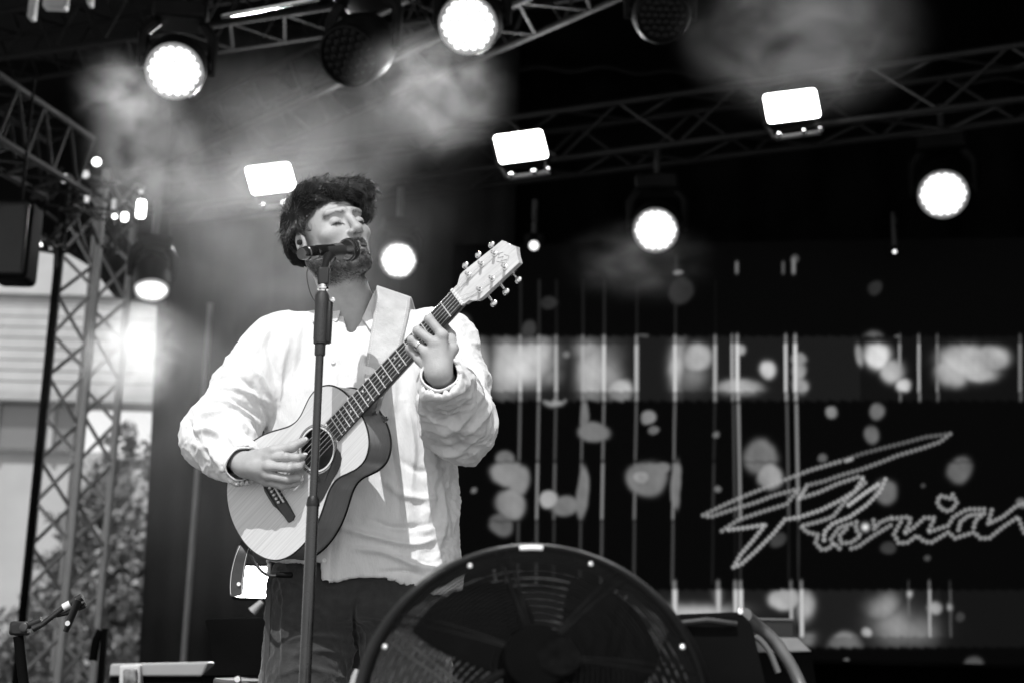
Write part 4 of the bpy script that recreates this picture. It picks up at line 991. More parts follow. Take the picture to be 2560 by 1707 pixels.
o = MB().tube(smoothpts([W(*p) for p in [(1888, 1590, 2.56), (1905, 1604, 2.56), (1925, 1632, 2.56), (1945, 1680, 2.56)]], 4), .006, 10).build('power_cable', mat('cable_grey', .1, .4, var=.2)); tag(o, 'thin cable just under the curved tube at bottom right', 'cable')
t = tag(empty('equipment_case', W(1940, 1600, 6.0)), 'small dark equipment box standing on a pale trimmed case, bottom right', 'case')
prism([(1868, 1600), (1868, 1548), (1985, 1550), (1986, 1600)], 6.0, 6.4, 'box', mat('box_dark', .05, .6, var=.3), t)
prism([(1866, 1549), (1868, 1543), (1984, 1545), (1986, 1551)], 5.98, 6.4, 'lid_trim', ALU, t)
t = tag(empty('flight_case', W(1960, 1650, 5.8)), 'black flight case with pale metal edging at bottom right', 'case')
prism([(1840, 1760), (1840, 1630), (2030, 1630), (2050, 1760)], 5.8, 6.5, 'body', BLKM, t)
prism([(1915, 1630), (1890, 1592), (1995, 1593), (2030, 1628)], 5.78, 6.5, 'edging', mat('pale_edging', .6, .5, var=.15), t)
t = tag(empty('monitor_screen', W(590, 1620, 4.6)), "dark back of a screen standing left of the singer's leg", 'screen')
prism([(535, 1660), (524, 1600), (511, 1549), (518, 1544), (700, 1542), (700, 1690), (500, 1690)], 4.6, 4.66, 'back_panel', BLKM, t)
MB().tube([W(630, 1528, 4.7), W(655, 1503, 4.7)], [.016, .009], 10).build('cable_end', mat('pale_plug', .3, .5, var=.2), t)
t = tag(empty('flight_case', W(400, 1680, 5.0)), 'long flight case with pale edging behind the lower left stand', 'case')
prism([(270, 1800), (272, 1690), (505, 1690), (505, 1800)], 5.0, 5.8, 'body', BLKM, t)
prism([(272, 1690), (275, 1658), (522, 1653), (505, 1690)], 4.98, 5.8, 'edging', mat('case_edging', .30, .5, var=.15, vscale=4), t)
prism([(297, 1720), (297, 1662), (350, 1660), (350, 1720)], 4.95, 5.0, 'corner_plate', mat('corner_plate', .5, .35, var=.1), t)
prism([(306, 1720), (306, 1672), (341, 1670), (341, 1720)], 4.93, 4.95, 'label_window', mat('label_print', .15, .4, var=.9, vscale=30), t)
t = tag(empty('floor_lamp_case', W(600, 1700, 3.9)), 'low dark case in front of the screen at the bottom edge', 'case')
prism([(530, 1780), (532, 1693), (560, 1697), (700, 1703), (720, 1780)], 3.9, 4.3, 'body', mat('case_grey', .05, .5, var=.4), t)
MB().lathe(W(594, 1697, 3.89), (0, -1, 0), [(0, .010), (.004, .008)], 12).build('stud', CHR, t)
o = MB().tube([W(886, 1712, 2.6), W(889, 1690, 2.6), W(893, 1672, 2.6)], [.010, .008, .005], 10).build('cable_plug', mat('plug_metal', .5, .3, metal=.6, var=.1)); tag(o, 'small pale plug sticking up at the bottom edge left of the fan', 'plug')
# ================================================================== SINGER
def gp(x, y, c): 
    p = GP+GN*c; return onpl(x, y, p, GN)
HS = 1.07; HC = at(830, 597, 3.39)
def rot(ax, t):
    c, s = math.cos(t), math.sin(t)
    return np.array({'x': [[1, 0, 0], [0, c, -s], [0, s, c]], 'y': [[c, 0, s], [0, 1, 0], [-s, 0, c]], 'z': [[c, -s, 0], [s, c, 0], [0, 0, 1]]}[ax])
HR_ = rot('y', math.radians(-19))@rot('z', math.radians(37))@rot('x', math.radians(1))
def hl(p): return ((p-HC.astype(np.float32))@HR_.astype(np.float32))/HS        # world -> head frame
def hw(q): return np.asarray(q)*HS@HR_.T+HC
def hwv(q): return np.asarray(q)@HR_.T
F32 = np.float32
def head_sdf(p):
    q = hl(p); x = np.abs(q[:, 0]); m = np.stack([x, q[:, 1], q[:, 2]], 1)
    d = el(q, (0, .020, .045), (.075, .094, .082))
    d = smin(d, el(q, (0, -.030, -.025), (.060, .060, .085)), .03)
    d = smin(d, rc(m, (.053, .012, -.046), (.018, -.066, -.089), .020, .018), .025)      # jaw
    d = smin(d, el(q, (0, -.075, -.088), (.024, .017, .017)), .014)                        # chin
    d = smin(d, el(q, (0, .0, -.06), (.05, .055, .045)), .03)
    d = smin(d, rc(m, (.008, -.086, .034), (.042, -.070, .034), .008, .009), .014)        # brow
    d = smin(d, el(m, (.043, -.058, -.012), (.021, .020, .019)), .016)                     # cheek
    d = smax(d, -el(m, (.031, -.096, .012), (.019, .017, .0135)), .009)                    # eye socket
    d = smin(d, el(m, (.031, -.0735, .0095), (.0145, .0125, .0115)), .0035)                # closed lid
    d = smax(d, -rc(m, (.019, -.0875, .0035), (.044, -.079, .0045), .0012, .0012), .002)   # lid line
    d = smin(d, rc(q, (0, -.084, .026), (0, -.106, -.016), .0085, .0105), .008)            # nose bridge
    d = smin(d, el(q, (0, -.108, -.020), (.0115, .0115, .0105)), .006)
    d = smin(d, el(m, (.0125, -.096, -.0245), (.0078, .011, .0075)), .005)                 # wings
    d = smax(d, -rc(m, (.0062, -.104, -.034), (.0068, -.098, -.024), .0038, .0028), .003)  # nostrils
    d = smin(d, el(q, (0, -.083, -.050), (.028, .012, .020)), .012)                        # muzzle
    d = smin(d, rc(m, (0, -.0955, -.0495), (.021, -.084, -.0545), .0048, .003), .004)      # upper lip
    d = smin(d, rc(m, (0, -.0945, -.0665), (.018, -.084, -.0625), .0062, .003), .004)      # lower lip
    d = smax(d, -rc(m, (0, -.102, -.0575), (.020, -.087, -.0580), .0036, .0016), .002)     # open mouth
    d = smax(d, -rc(m, (.019, -.093, -.030), (.034, -.078, -.056), .0016, .0016), .007)    # nose to mouth crease
    # ear
    e = el(m, (.078, .012, -.004), (.0085, .019, .031)); e = smax(e, -el(m, (.087, .008, .0), (.007, .0105, .019)), .004)
    e = smin(e, el(m, (.0775, .006, -.030), (.006, .009, .010)), .006)
    d = smin(d, e, .006)
    # brow furrows
    fz_ = q[:, 2]; k = np.clip(1-np.abs(q[:, 0]+.0)/.045, 0, 1)*np.clip((-q[:, 1]-.04)/.02, 0, 1)*np.clip((fz_-.043)/.008, 0, 1)*np.clip((.082-fz_)/.01, 0, 1)
    d = d+k*.0024*np.sin((fz_+.25*np.abs(q[:, 0]-.0)*.3+q[:, 0]*.08)*2*math.pi/.0088)
    return d*HS
NECKB = at(897, 790, 3.50); NECKT = hw((0, .018, -.055))
ARMR = [(705, 868, 3.47), (615, 978, 3.43), (542, 1085, 3.385), (575, 1124, 3.32), (606, 1157, 3.26)]
ARMR = [at(*a) for a in ARMR]; ARMR[-1] = gp(606, 1158, .052)
ARML = [at(*a) for a in [(1092, 866, 3.47), (1126, 965, 3.42), (1150, 1060, 3.29), (1128, 1000, 3.15), (1100, 932, 3.02)]]; ARML[-1] = gp(1100, 934, .032)
FING = {
 'L': [[(1106, 838, .036), (1073, 798, .046), (1070, 797, .028), (1079, 803, .013)], [(1087, 858, .043), (1044, 827, .053), (1047, 834, .033), (1056, 840, .015)],
       [(1066, 880, .042), (1030, 850, .050), (1033, 861, .031), (1041, 867, .015)], [(1049, 899, .036), (1023, 871, .042), (1026, 881, .026), (1034, 887, .015)]],
 'R': [[(672, 1143, .056), (716, 1142, .054), (744, 1143, .038), (759, 1140, .020)], [(673, 1165, .062), (724, 1169, .058), (748, 1166, .038), (756, 1156, .022)],
       [(671, 1187, .057), (719, 1197, .050), (743, 1194, .032), (749, 1185, .020)], [(665, 1203, .046), (706, 1214, .040), (737, 1209, .028), (752, 1201, .018)]]}
THUMB = {'L': [(1112, 905, .022), (1131, 872, .008), (1126, 838, -.020), (1112, 815, -.030)], 'R': [(636, 1140, .052), (684, 1127, .052), (730, 1117, .036), (762, 1100, .020)]}
FR = [.0108, .0098, .0086, .0070]
HANDS = {}
for s in 'LR':
    HANDS[s] = ([[gp(*q) for q in f] for f in FING[s]], [gp(*q) for q in THUMB[s]])
def hand_sdf(p, s):
    fs, th = HANDS[s]; wr = ARML[-1] if s == 'L' else ARMR[-1]; el_ = ARML[-2] if s == 'L' else ARMR[-2]
    sc = [1.0, 1.03, .98, .86]
    if s == 'L': d = rc(p, el_, wr, .036, .0255)
    else: d = rc(p, el_, wr, .036, .0265)
    pal = None
    for i, f in enumerate(fs):
        b = wr+(f[0]-wr)*.25+(f[0]-fs[1][0])*.15
        e = rc(p, b, f[0]-(f[0]-wr)*.03, .0175, .0118*sc[i]); pal = e if pal is None else smin(pal, e, .012)
    d = smin(d, pal, .02)
    c0 = (fs[1][0]+fs[2][0])/2; d = smin(d, rc(p, wr, wr+(c0-wr)*.7, .021, .018), .012)
    # thumb with its fleshy base
    t = chain(p, th, [.0150, .0128, .0112, .0088], .006); d = smin(d, t, .012)
    fa_ = None
    for i, f in enumerate(fs):
        g = chain(p, f, [r*sc[i] for r in FR], .003)
        g = smin(g, rc(p, f[1], f[1]+(f[2]-f[1])*.02, .0103*sc[i], .0102*sc[i]), .003)
        d = smin(d, g, .0045) if i == 0 else np.minimum(d, smin(d, g, .0025))
        d = smin(d, rc(p, f[0], f[0]+GN*.0015, .0120*sc[i], .0118*sc[i]), .006)
    # tendons on the back of the hand
    return d
LEG = {-1: [at(795, 1500, 3.5), None, None], 1: [at(1010, 1500, 3.5), None, None]}
for s, x in ((-1, 1), (1, 1)):
    h_ = LEG[s][0]; LEG[s][1] = np.array([h_[0]+s*.03, 3.47, .47]); LEG[s][2] = np.array([h_[0]+s*.06, 3.52, .09])
TROW = [(790, 893, .095, .075), (840, 897, .185, .100), (900, 895, .205, .118), (1000, 893, .222, .128), (1150, 898, .226, .134), (1300, 908, .226, .136), (1480, 908, .232, .132)]
TZ = np.array([at(r[1], r[0], 3.5)[2] for r in TROW]); TX_ = np.array([at(r[1], r[0], 3.5)[0] for r in TROW])
def torso(p, off, y0=3.5, top=None):
    z = p[:, 2]; o = np.argsort(TZ); cx = np.interp(z, TZ[o], TX_[o]); a = np.interp(z, TZ[o], np.array([r[2] for r in TROW])[o])-off; b = np.interp(z, TZ[o], np.array([r[3] for r in TROW])[o])-off
    x = np.abs(p[:, 0]-cx)/a; y = np.abs(p[:, 1]-y0)/b; pw = 2.4
    k = (x**pw+y**pw)**(1/pw)+1e-6
    d = (k-1)*np.minimum(a, b)/(.55+.45*np.minimum(a, b)/np.where(k > 0, np.sqrt(((x/k)*a)**2+((y/k)*b)**2)+1e-6, 1))
    return d.astype(F32)*.85
def body_sdf(p):
    d = torso(p, .022)
    d = smax(d, p[:, 2]-(TZ.max()-.03), .05); d = smax(d, (at(908, 1490, 3.5)[2]-.05)-p[:, 2], .03)
    for s in (-1, 1):
        d = smin(d, rc(p, NECKB+np.array([0, .02, -.03]), (ARMR if s < 0 else ARML)[0]+np.array([-s*.02, 0, -.01]), .055, .055), .05)
    nk = rc(p, NECKB+np.array([0, .0, -.03]), NECKT, .063, .060)
    nk = smin(nk, rc(p, NECKB+np.array([-.012, -.050, -.015]), hw((-.055, .02, -.045)), .014, .013), .02)
    nk = smin(nk, el(p, (NECKB*.45+NECKT*.55)+np.array([.012, -.052, 0]), (.014, .014, .018)), .02)
    d = smin(d, nk, .03)
    for a in (ARMR, ARML):
        d = smin(d, chain(p, a[:4], [.062, .05, .043, .037], .02), .03)
    for s in (-1, 1):
        l = LEG[s]; d = smin(d, chain(p, l, [.085, .058, .042], .03), .04)
        d = smin(d, rc(p, l[2]+np.array([0, .02, -.05]), l[2]+np.array([s*.02, -.14, -.06]), .035, .028), .03)
    far = np.full(len(p), .3, F32)
    hm = ((p-HC)**2).sum(1) < .25**2; dh = far.copy()
    if hm.any(): dh[hm] = head_sdf(p[hm])
    d = smin(d, dh, .018)
    for s, c in (('L', ARML[-1]), ('R', ARMR[-1])):
        hm = ((p-c)**2).sum(1) < .26**2; dh = far.copy()
        if hm.any(): dh[hm] = hand_sdf(p[hm], s)
        d = smin(d, dh, .008)
    return d
def hair_sdf(p):
    q = hl(p)
    w_ = np.stack([wave(q, 21+i, 55, 4) for i in range(3)], 1)*.0035; q = q+w_
    d = el(q, (0, .030, .048), (.087, .101, .090))
    d = smin(d, el(q, (-.030, -.022, .100), (.052, .058, .033)), .02)
    d = smin(d, el(q, (-.066, .034, .012), (.030, .058, .062)), .02)
    d = smin(d, el(q, (-.01, .086, .010), (.058, .040, .050)), .02)
    d = smax(d, -el(q, (-.006, -.105, .002), (.080, .078, .080)), .010)
    d = smax(d, -(q[:, 2]-.002+(q[:, 1]-.06)*.50), .010)                       # clear below the sides
    d = smax(d, -el(q, (-.084, .006, -.018), (.025, .020, .036)), .006)
    d = smin(d, el(q, (.024, -.064, .091), (.060, .040, .027)), .016)
    d = smin(d, el(q, (.060, -.066, .080), (.032, .034, .028)), .012)
    d = smin(d, el(q, (.072, -.058, .052), (.019, .028, .028)), .012)
    g = wave(q*np.array([1., 1., 1.], F32), 31, 190, 7, (1, .45, .9), .004)
    return (d+.0022*np.abs(g)-.0015)*HS
ps = tag(empty('person', (at(900, 1480, 3.5)[0], 3.5, 0)), 'bearded singer in an open-necked white linen shirt and dark trousers, eyes closed, playing a guitar', 'person')
SKIN = mat('skin', .385, .5, var=.14, vscale=30, attr='tone', bump=.3, bscale=420, spec=.45)
SKIN.node_tree.nodes['Principled BSDF'].inputs['Subsurface Weight'].default_value = .08
SKIN.node_tree.nodes['Principled BSDF'].inputs['Subsurface Radius'].default_value = (.006, .006, .006)
lo = np.array([-1.0, 2.7, -.02]); hi = np.array([.35, 3.78, 1.95])
def chunked(fn): return fn
V, F = sdf_mesh(body_sdf, lo, hi, .0025)
V = relax(V, F, 1, .35)
q = hl(V); x = np.abs(q[:, 0]); tone = np.ones(len(V))
nearh = ((V-HC)**2).sum(1) < .22**2
def sm(v, a, b): t = np.clip((v-a)/(b-a), 0, 1); return t*t*(3-2*t)
nz1 = wave(q, 5, 260, 6); nz2 = wave(q, 6, 700, 6)
# stubble: jaw, chin, underside and moustache
jaw = sm(-q[:, 2], .052+0*x, .072)*sm(-q[:, 1]+x*.2, -.015, .01)
cheekline = sm(-(q[:, 2]+.034-.32*q[:, 1]), -.002, .020)*sm(x, .022, .045)*sm(.035-q[:, 1], 0, .02)
mous = sm(.030-x, 0, .008)*sm(-q[:, 2], .033, .040)*sm(.062+q[:, 2], 0, .006)*sm(-q[:, 1], .075, .082)
under = sm(-(q[:, 2]), .100, .122)
beard = np.clip(np.maximum(np.maximum(jaw, cheekline*.9), mous*.75), 0, 1)*(1-under)*nearh
lipc = sm(.024-x, 0, .004)*sm(-q[:, 1], .084, .089); lips = lipc*sm(.0095-np.abs(q[:, 2]+.0585), 0, .003)
beard = beard*(1-lips)
tone *= 1-beard*(.70+.12*nz2*.5+.10*nz1).clip(0, .88)
tone *= 1-.42*lips*nearh
slot = sm(.0035-np.abs(q[:, 2]+.0580), 0, .002)*lipc; tone *= 1-.85*slot*nearh
lash = sm(.0028-np.abs(q[:, 2]-(.0035-.0*x)+((x-.031)**2)*4), 0, .0014)*sm(.016-np.abs(x-.031), 0, .003)*sm(-q[:, 1], .070, .075); tone *= 1-.88*lash*nearh
brw = sm(.0045-np.abs(q[:, 2]-(.032-.25*np.abs(x-.028))), 0, .004)*sm(.024-np.abs(x-.031), 0, .006)*sm(-q[:, 1], .055, .062); tone *= 1-.28*brw*nearh
mole = [(-.058, -.052, -.004)]
for mm in mole: tone *= 1-.75*np.exp(-((q-np.array(mm))**2).sum(1)/(2*.0016**2))*nearh
scalp = sm(q[:, 2], .07, .085)*nearh; tone *= 1-.6*scalp
hd_ = np.full(len(V), 1.); ii_ = np.where(nearh)[0]; hd_[ii_] = hair_sdf(V[ii_].astype(F32)); hedge = sm(.011+.003*nz1-hd_, 0, .011)*nearh*(q[:, 2] > -.05); tone *= 1-.75*hedge
body = npmesh('body', V, F, SKIN, ps); fattr(body, 'tone', tone)
print('body', len(V))
# finger nails
NAILM = mat('nail', .55, .25, var=.05)
for s in 'LR':
    fs, th = HANDS[s]
    for f in (fs+[th] if s == 'R' else fs[:2]):
        t = f[3]-f[2]; t /= np.linalg.norm(t); nn = GN-t*(GN@t); nn /= np.linalg.norm(nn); b = np.cross(t, nn)
        mb = MB(); mb.box(f[3]+nn*.0062+t*.002, (.0045, .0010, .0055), np.stack([b, nn, t]), .003); mb.build('nail', NAILM, body)
# ring on the ring finger of the fretting hand
f = HANDS['L'][0][2]; c = f[0]*.45+f[1]*.55; t = f[1]-f[0]; t /= np.linalg.norm(t)
MB().lathe(c, t, [(-.0028, .0112), (-.0028, .0120), (.0028, .0120), (.0028, .0112)], 28, cap=False).build('ring', CHR, ps)
# earphone
MB().lathe(hw((-.083, .004, -.003)), hwv((-1, -.1, 0)), [(0, .006), (.004, .0075), (.009, .006), (.011, .002)], 18).build('earphone', PLA, ps)
# ------------------------------------------------ hair
HAIR = mat('hair', .034, .27, var=.5, vscale=60, spec=.8); HAIRB = mat('hair_mass', .012, .85, var=.5, vscale=60, spec=.08)
V, F = sdf_mesh(hair_sdf, HC-.19, HC+.19, .0024)
hair = npmesh('hair', V, F, HAIRB, ps); HN = normals(V, F); HV = V
def strands(name, root, nrm, dirv, length, rad, m, parent, K=7, curl=.5, seed=1, grav=0, lift=.25):
    r = np.random.default_rng(seed); N = len(root); dirv = dirv+lift*nrm; dirv /= np.linalg.norm(dirv, axis=1)[:, None]
    P_ = [root]; d = dirv.copy(); axis = r.normal(size=(N, 3)); axis /= np.linalg.norm(axis, axis=1)[:, None]
    st_ = (length/K)[:, None]
    for k in range(K):
        d = d+np.cross(axis, d)*curl/K-nrm*lift*1.2/K+np.array([0, 0, -grav/K]); d /= np.linalg.norm(d, axis=1)[:, None]
        P_.append(P_[-1]+d*st_)
    P_ = np.stack(P_, 1); T = np.gradient(P_, axis=1); T /= np.linalg.norm(T, axis=2)[..., None]+1e-9
    A_ = np.cross(T, nrm[:, None, :]); A_ /= np.linalg.norm(A_, axis=2)[..., None]+1e-9; B_ = np.cross(T, A_)
    rr = (rad[:, None]*np.linspace(1, .12, K+1)**.7)[..., None]
    C_ = np.stack([P_+(A_*math.cos(w_)+B_*math.sin(w_))*rr for w_ in (0, 2.09, 4.19)], 2)  # N,K+1,3,3
    V_ = C_.reshape(-1, 3); b = (np.arange(N)*(K+1)*3)[:, None, None]+(np.arange(K)*3)[None, :, None]+np.arange(3)[None, None, :]
    n1 = b-np.arange(3)+((np.arange(3)+1) % 3)
    F_ = np.stack([b, n1, n1+3, b+3], -1).reshape(-1, 4)
    return npmesh(name, V_, F_, m, parent)
def comb(q):
    c = np.zeros_like(q)
    top = sm(q[:, 2], .045, .085)[:, None]; left = sm(-q[:, 0], .02, .06)[:, None]; fr = sm(-q[:, 1], .02, .06)[:, None]
    c += top*np.array([1.0, -.30, -.10]); c += (1-top)*np.array([-.05, .45, -.75]); c += top*fr*sm(q[:, 0], .03, .06)[:, None]*np.array([.0, .3, -1.1])
    c += top*left*np.array([.2, .1, .6])
    return c
sel = rng.choice(len(HV), 11000); hn = HN[sel]; rt = HV[sel]-hn*.003; ql = hl(rt.astype(F32))
dv = comb(ql)+np.stack([wave(ql, 90+i, 70, 5) for i in range(3)], 1)*.26+rng.normal(size=(len(sel), 3))*.12; dv = hwv(dv); dv -= hn*(dv*hn).sum(1)[:, None]; dv /= np.linalg.norm(dv, axis=1)[:, None]+1e-6
strands('hair_strands', rt, hn, dv, rng.uniform(.018, .040, len(sel))*(.22+.78*sm(ql[:, 2], -.01, .06)), rng.uniform(.0004, .0010, len(sel)), HAIR, hair, 7, .9, 3, .1, .20)

# wavy locks: bundles of strands that share a path and close to a point
lk = []; rr_ = []; ll_ = []; dd_ = []; nn_ = []
r9 = np.random.default_rng(19); cand = np.where((hl(HV)[:, 2] > .02))[0]; roots = r9.choice(cand, 260)
def locks():
    Vs = []; Fs = []; o_ = 0; K = 11
    for ri in roots:
        n0 = HN[ri]; q0 = hl(HV[ri:ri+1].astype(F32)); d = hwv(comb(q0)+np.stack([wave(q0, 90+i, 70, 5) for i in range(3)], 1)*.45)[0]
        d = d-n0*(d@n0); d /= np.linalg.norm(d)+1e-9; L_ = r9.uniform(.034, .070)*(1 if q0[0, 2] > .03 else .55); d = d+n0*r9.uniform(-.02, .18); d /= np.linalg.norm(d)
        side = np.cross(n0, d); cu = r9.uniform(-1.0, 1.0); P_ = [HV[ri]-n0*.004]; D_ = d.copy()
        for k in range(K):
            D_ = D_+side*cu/K-n0*(.85/K); D_ /= np.linalg.norm(D_); P_.append(P_[-1]+D_*L_/K)
        P_ = np.array(P_); M_ = 26; W_ = r9.uniform(.004, .0085)
        off = (side[None]*r9.normal(size=(M_, 1))*W_+n0[None]*r9.normal(size=(M_, 1))*W_*.35)
        tt = np.linspace(0, 1, K+1); sp = (np.sin(np.clip(tt*.9+.12, 0, 1)*math.pi)**.6)[None, :, None]
        Q_ = P_[None]+off[:, None, :]*sp; T = np.gradient(Q_, axis=1); T /= np.linalg.norm(T, axis=2)[..., None]
        A_ = np.cross(T, n0); A_ /= np.linalg.norm(A_, axis=2)[..., None]+1e-9; B_ = np.cross(T, A_)
        rad = (r9.uniform(.0004, .0009, M_)[:, None]*np.linspace(1, .25, K+1))[..., None]
        C_ = np.stack([Q_+(A_*math.cos(w_)+B_*math.sin(w_))*rad for w_ in (0, 2.09, 4.19)], 2).reshape(-1, 3)
        b = (np.arange(M_)*(K+1)*3)[:, None, None]+(np.arange(K)*3)[None, :, None]+np.arange(3)[None, None, :]
        n1 = b-np.arange(3)+((np.arange(3)+1) % 3); Vs.append(C_); Fs.append(np.stack([b, n1, n1+3, b+3], -1).reshape(-1, 4)+o_); o_ += len(C_)
    return npmesh('hair_locks', np.concatenate(Vs), np.concatenate(Fs), HAIR, hair)
locks()
# a few stray flyaways
sel = rng.choice(np.where(hl(HV)[:, 2] > .09)[0], 60); hn = HN[sel]
strands('stray_hair', HV[sel], hn, hwv(comb(hl(HV[sel])))*.6+rng.normal(size=(60, 3))*.5+hn*.5, rng.uniform(.02, .045, 60), np.full(60, .00028), HAIR, hair, 8, 2.2, 5, 0, .6)
# stubble, eyebrows
BV = body.data; bv = np.zeros(len(BV.vertices)*3, F32); BV.vertices.foreach_get('co', bv); bv = bv.reshape(-1, 3)
fq = np.zeros(len(BV.polygons)*4, np.int32); BV.loops.foreach_get('vertex_index', fq); BN = normals(bv, fq.reshape(-1, 4))
def face_hair(name, dens, n, L0, L1, rad, dloc, seed, parent, lift=.5):
    w_ = dens/dens.sum(); i = rng.choice(len(w_), n, p=w_); hn = BN[i]; rt = bv[i]+rng.normal(size=(n, 3))*.0008
    dv = hwv(dloc+rng.normal(size=(n, 3))*.35); dv -= hn*(dv*hn).sum(1)[:, None]; dv /= np.linalg.norm(dv, axis=1)[:, None]+1e-6
    return strands(name, rt, hn, dv, rng.uniform(L0, L1, n), np.full(n, rad), HAIR, parent, 4, .8, seed, 0, lift)
face_hair('beard', np.clip(beard, 0, 1)**1.5+1e-9, 6500, .003, .008, .00036, np.array([0, -.2, -1.]), 11, ps)
face_hair('hairline', hedge*(hd_ > .0005)*(1-beard)+1e-9, 1800, .005, .014, .00035, np.array([-.25, .6, .35]), 15, hair, .35)
face_hair('eyebrow', (brw*nearh)*(q[:, 0] < 0)+1e-9, 110, .003, .007, .00026, np.array([-.8, 0, .2]), 12, ps, .25)
face_hair('eyebrow', (brw*nearh)*(q[:, 0] > 0)+1e-9, 110, .003, .007, .00026, np.array([.8, 0, .2]), 13, ps, .25)
face_hair('eyelash', (lash*nearh)+1e-9, 160, .004, .007, .0003, np.array([0, -1.0, -.5]), 14, ps, .4)
# ------------------------------------------------ shirt
CUFFD = {}
def shirt_out(p):
    d = torso(p, 0.)
    d = smax(d, p[:, 2]-(TZ.max()+.0), .04)
    for s in (-1, 1):
        d = smin(d, rc(p, NECKB+np.array([s*.025, .03, -.035]), (ARMR if s < 0 else ARML)[0]+np.array([0, 0, .0]), .062, .078), .04)
    d = smin(d, chain(p, ARMR, [.082, .077, .071, .056, .040], .02), .035)
    d = smin(d, chain(p, ARML, [.082, .081, .078, .060, .039], .02), .035)
    return d
cuts = []
for a in (ARMR, ARML):
    t = a[-1]-a[-2]; t /= np.linalg.norm(t); cuts.append((a[-1]-t*.004, t))
def shirt_sdf(p):
    d = shirt_out(p)
    dd = (d+.0035); d2 = np.abs(dd)-.0035
    for c, t in cuts:
        s = (p-c)@t; r = np.sqrt(((p-c)**2).sum(1)); d2 = np.maximum(d2, -np.maximum(-s, r-.085))
    # open neck
    d2 = np.maximum(d2, -rc(p, NECKB+np.array([.0, -.012, -.045]), NECKB+np.array([0, -.01, .12]), .064, .085))
    d2 = np.maximum(d2, -rc(p, NECKB+np.array([-.006, -.10, -.056]), NECKB+np.array([0, -.08, .06]), .012, .066))
    px, py = topx(p); zh = at(908, 1462, 3.40)[2]-.012*np.sin((p[:, 0]+.2)*9)+.010*np.cos(p[:, 0]*21)
    zh = zh+.05*sm(812-px, 0, 8); zh = np.where(p[:, 1] > 3.5, zh-.03, zh)
    return np.maximum(d2, zh-p[:, 2]).astype(F32)
V, F = sdf_mesh(shirt_sdf, np.array([-1.02, 2.75, .70]), np.array([.30, 3.75, 1.72]), .0036)
N_ = normals(V, F); px, py = topx(V); front = sm(3.52-V[:, 1], 0, .05)
def ridge(s): return 1-np.abs(np.tanh(s*1.1))
def seg(P_, w_, amp, two=False):
    """one cloth fold along picture points: a crest amp metres high and w_ picture units wide"""
    P_ = catmull([np.array(q, float) for q in P_], 5) if len(P_) > 2 else [np.array(q, float) for q in P_]
    best = np.full(len(V), 1e9); L = len(P_)-1; tt = np.zeros(len(V))
    for i in range(L):
        a, b = P_[i], P_[i+1]; ab = b-a; t = np.clip(((px-a[0])*ab[0]+(py-a[1])*ab[1])/(ab@ab+1e-9), 0, 1)
        r = np.hypot(px-a[0]-t*ab[0], py-a[1]-t*ab[1]); m = r < best; best = np.where(m, r, best); tt = np.where(m, (i+t)/L, tt)
    env = np.sin(np.clip(tt, .04, .96)*math.pi)**.5
    return amp*np.exp(-(best/w_)**2)*env*facing
facing = np.clip((N_@(-CF))*3, 0, 1)
D = np.zeros(len(V))
armR = sm(650-px, -30, 40)*sm(py, 800, 900); armL = sm(px, 1030, 1080)
tor = (1-armR)*(1-armL)
w1 = wave(V, 51, 26, 5, (1.3, 1, .45), .02); w2 = wave(V, 52, 55, 6, (1.2, 1, .6), .012); w3 = wave(V, 53, 120, 6, (1, 1, .8), .008); w4 = wave(V, 54, 150, 6, (1, 1, .75), .012); w5 = wave(V, 55, 290, 6, (1, 1, .8), .006)
D += tor*(.0075*ridge(w1)+.0038*ridge(w2)+.0009*w3)
a1 = wave(V, 61, 32, 5, (.8, 1, 1.6), .02); a2 = wave(V, 62, 75, 6, (.8, 1, 1.5), .014)
D += (armR+armL).clip(0, 1)*(.013*ridge(a1)+.0065*ridge(a2)+.0008*w3+.0032*ridge(w4)+.0012*ridge(w5))
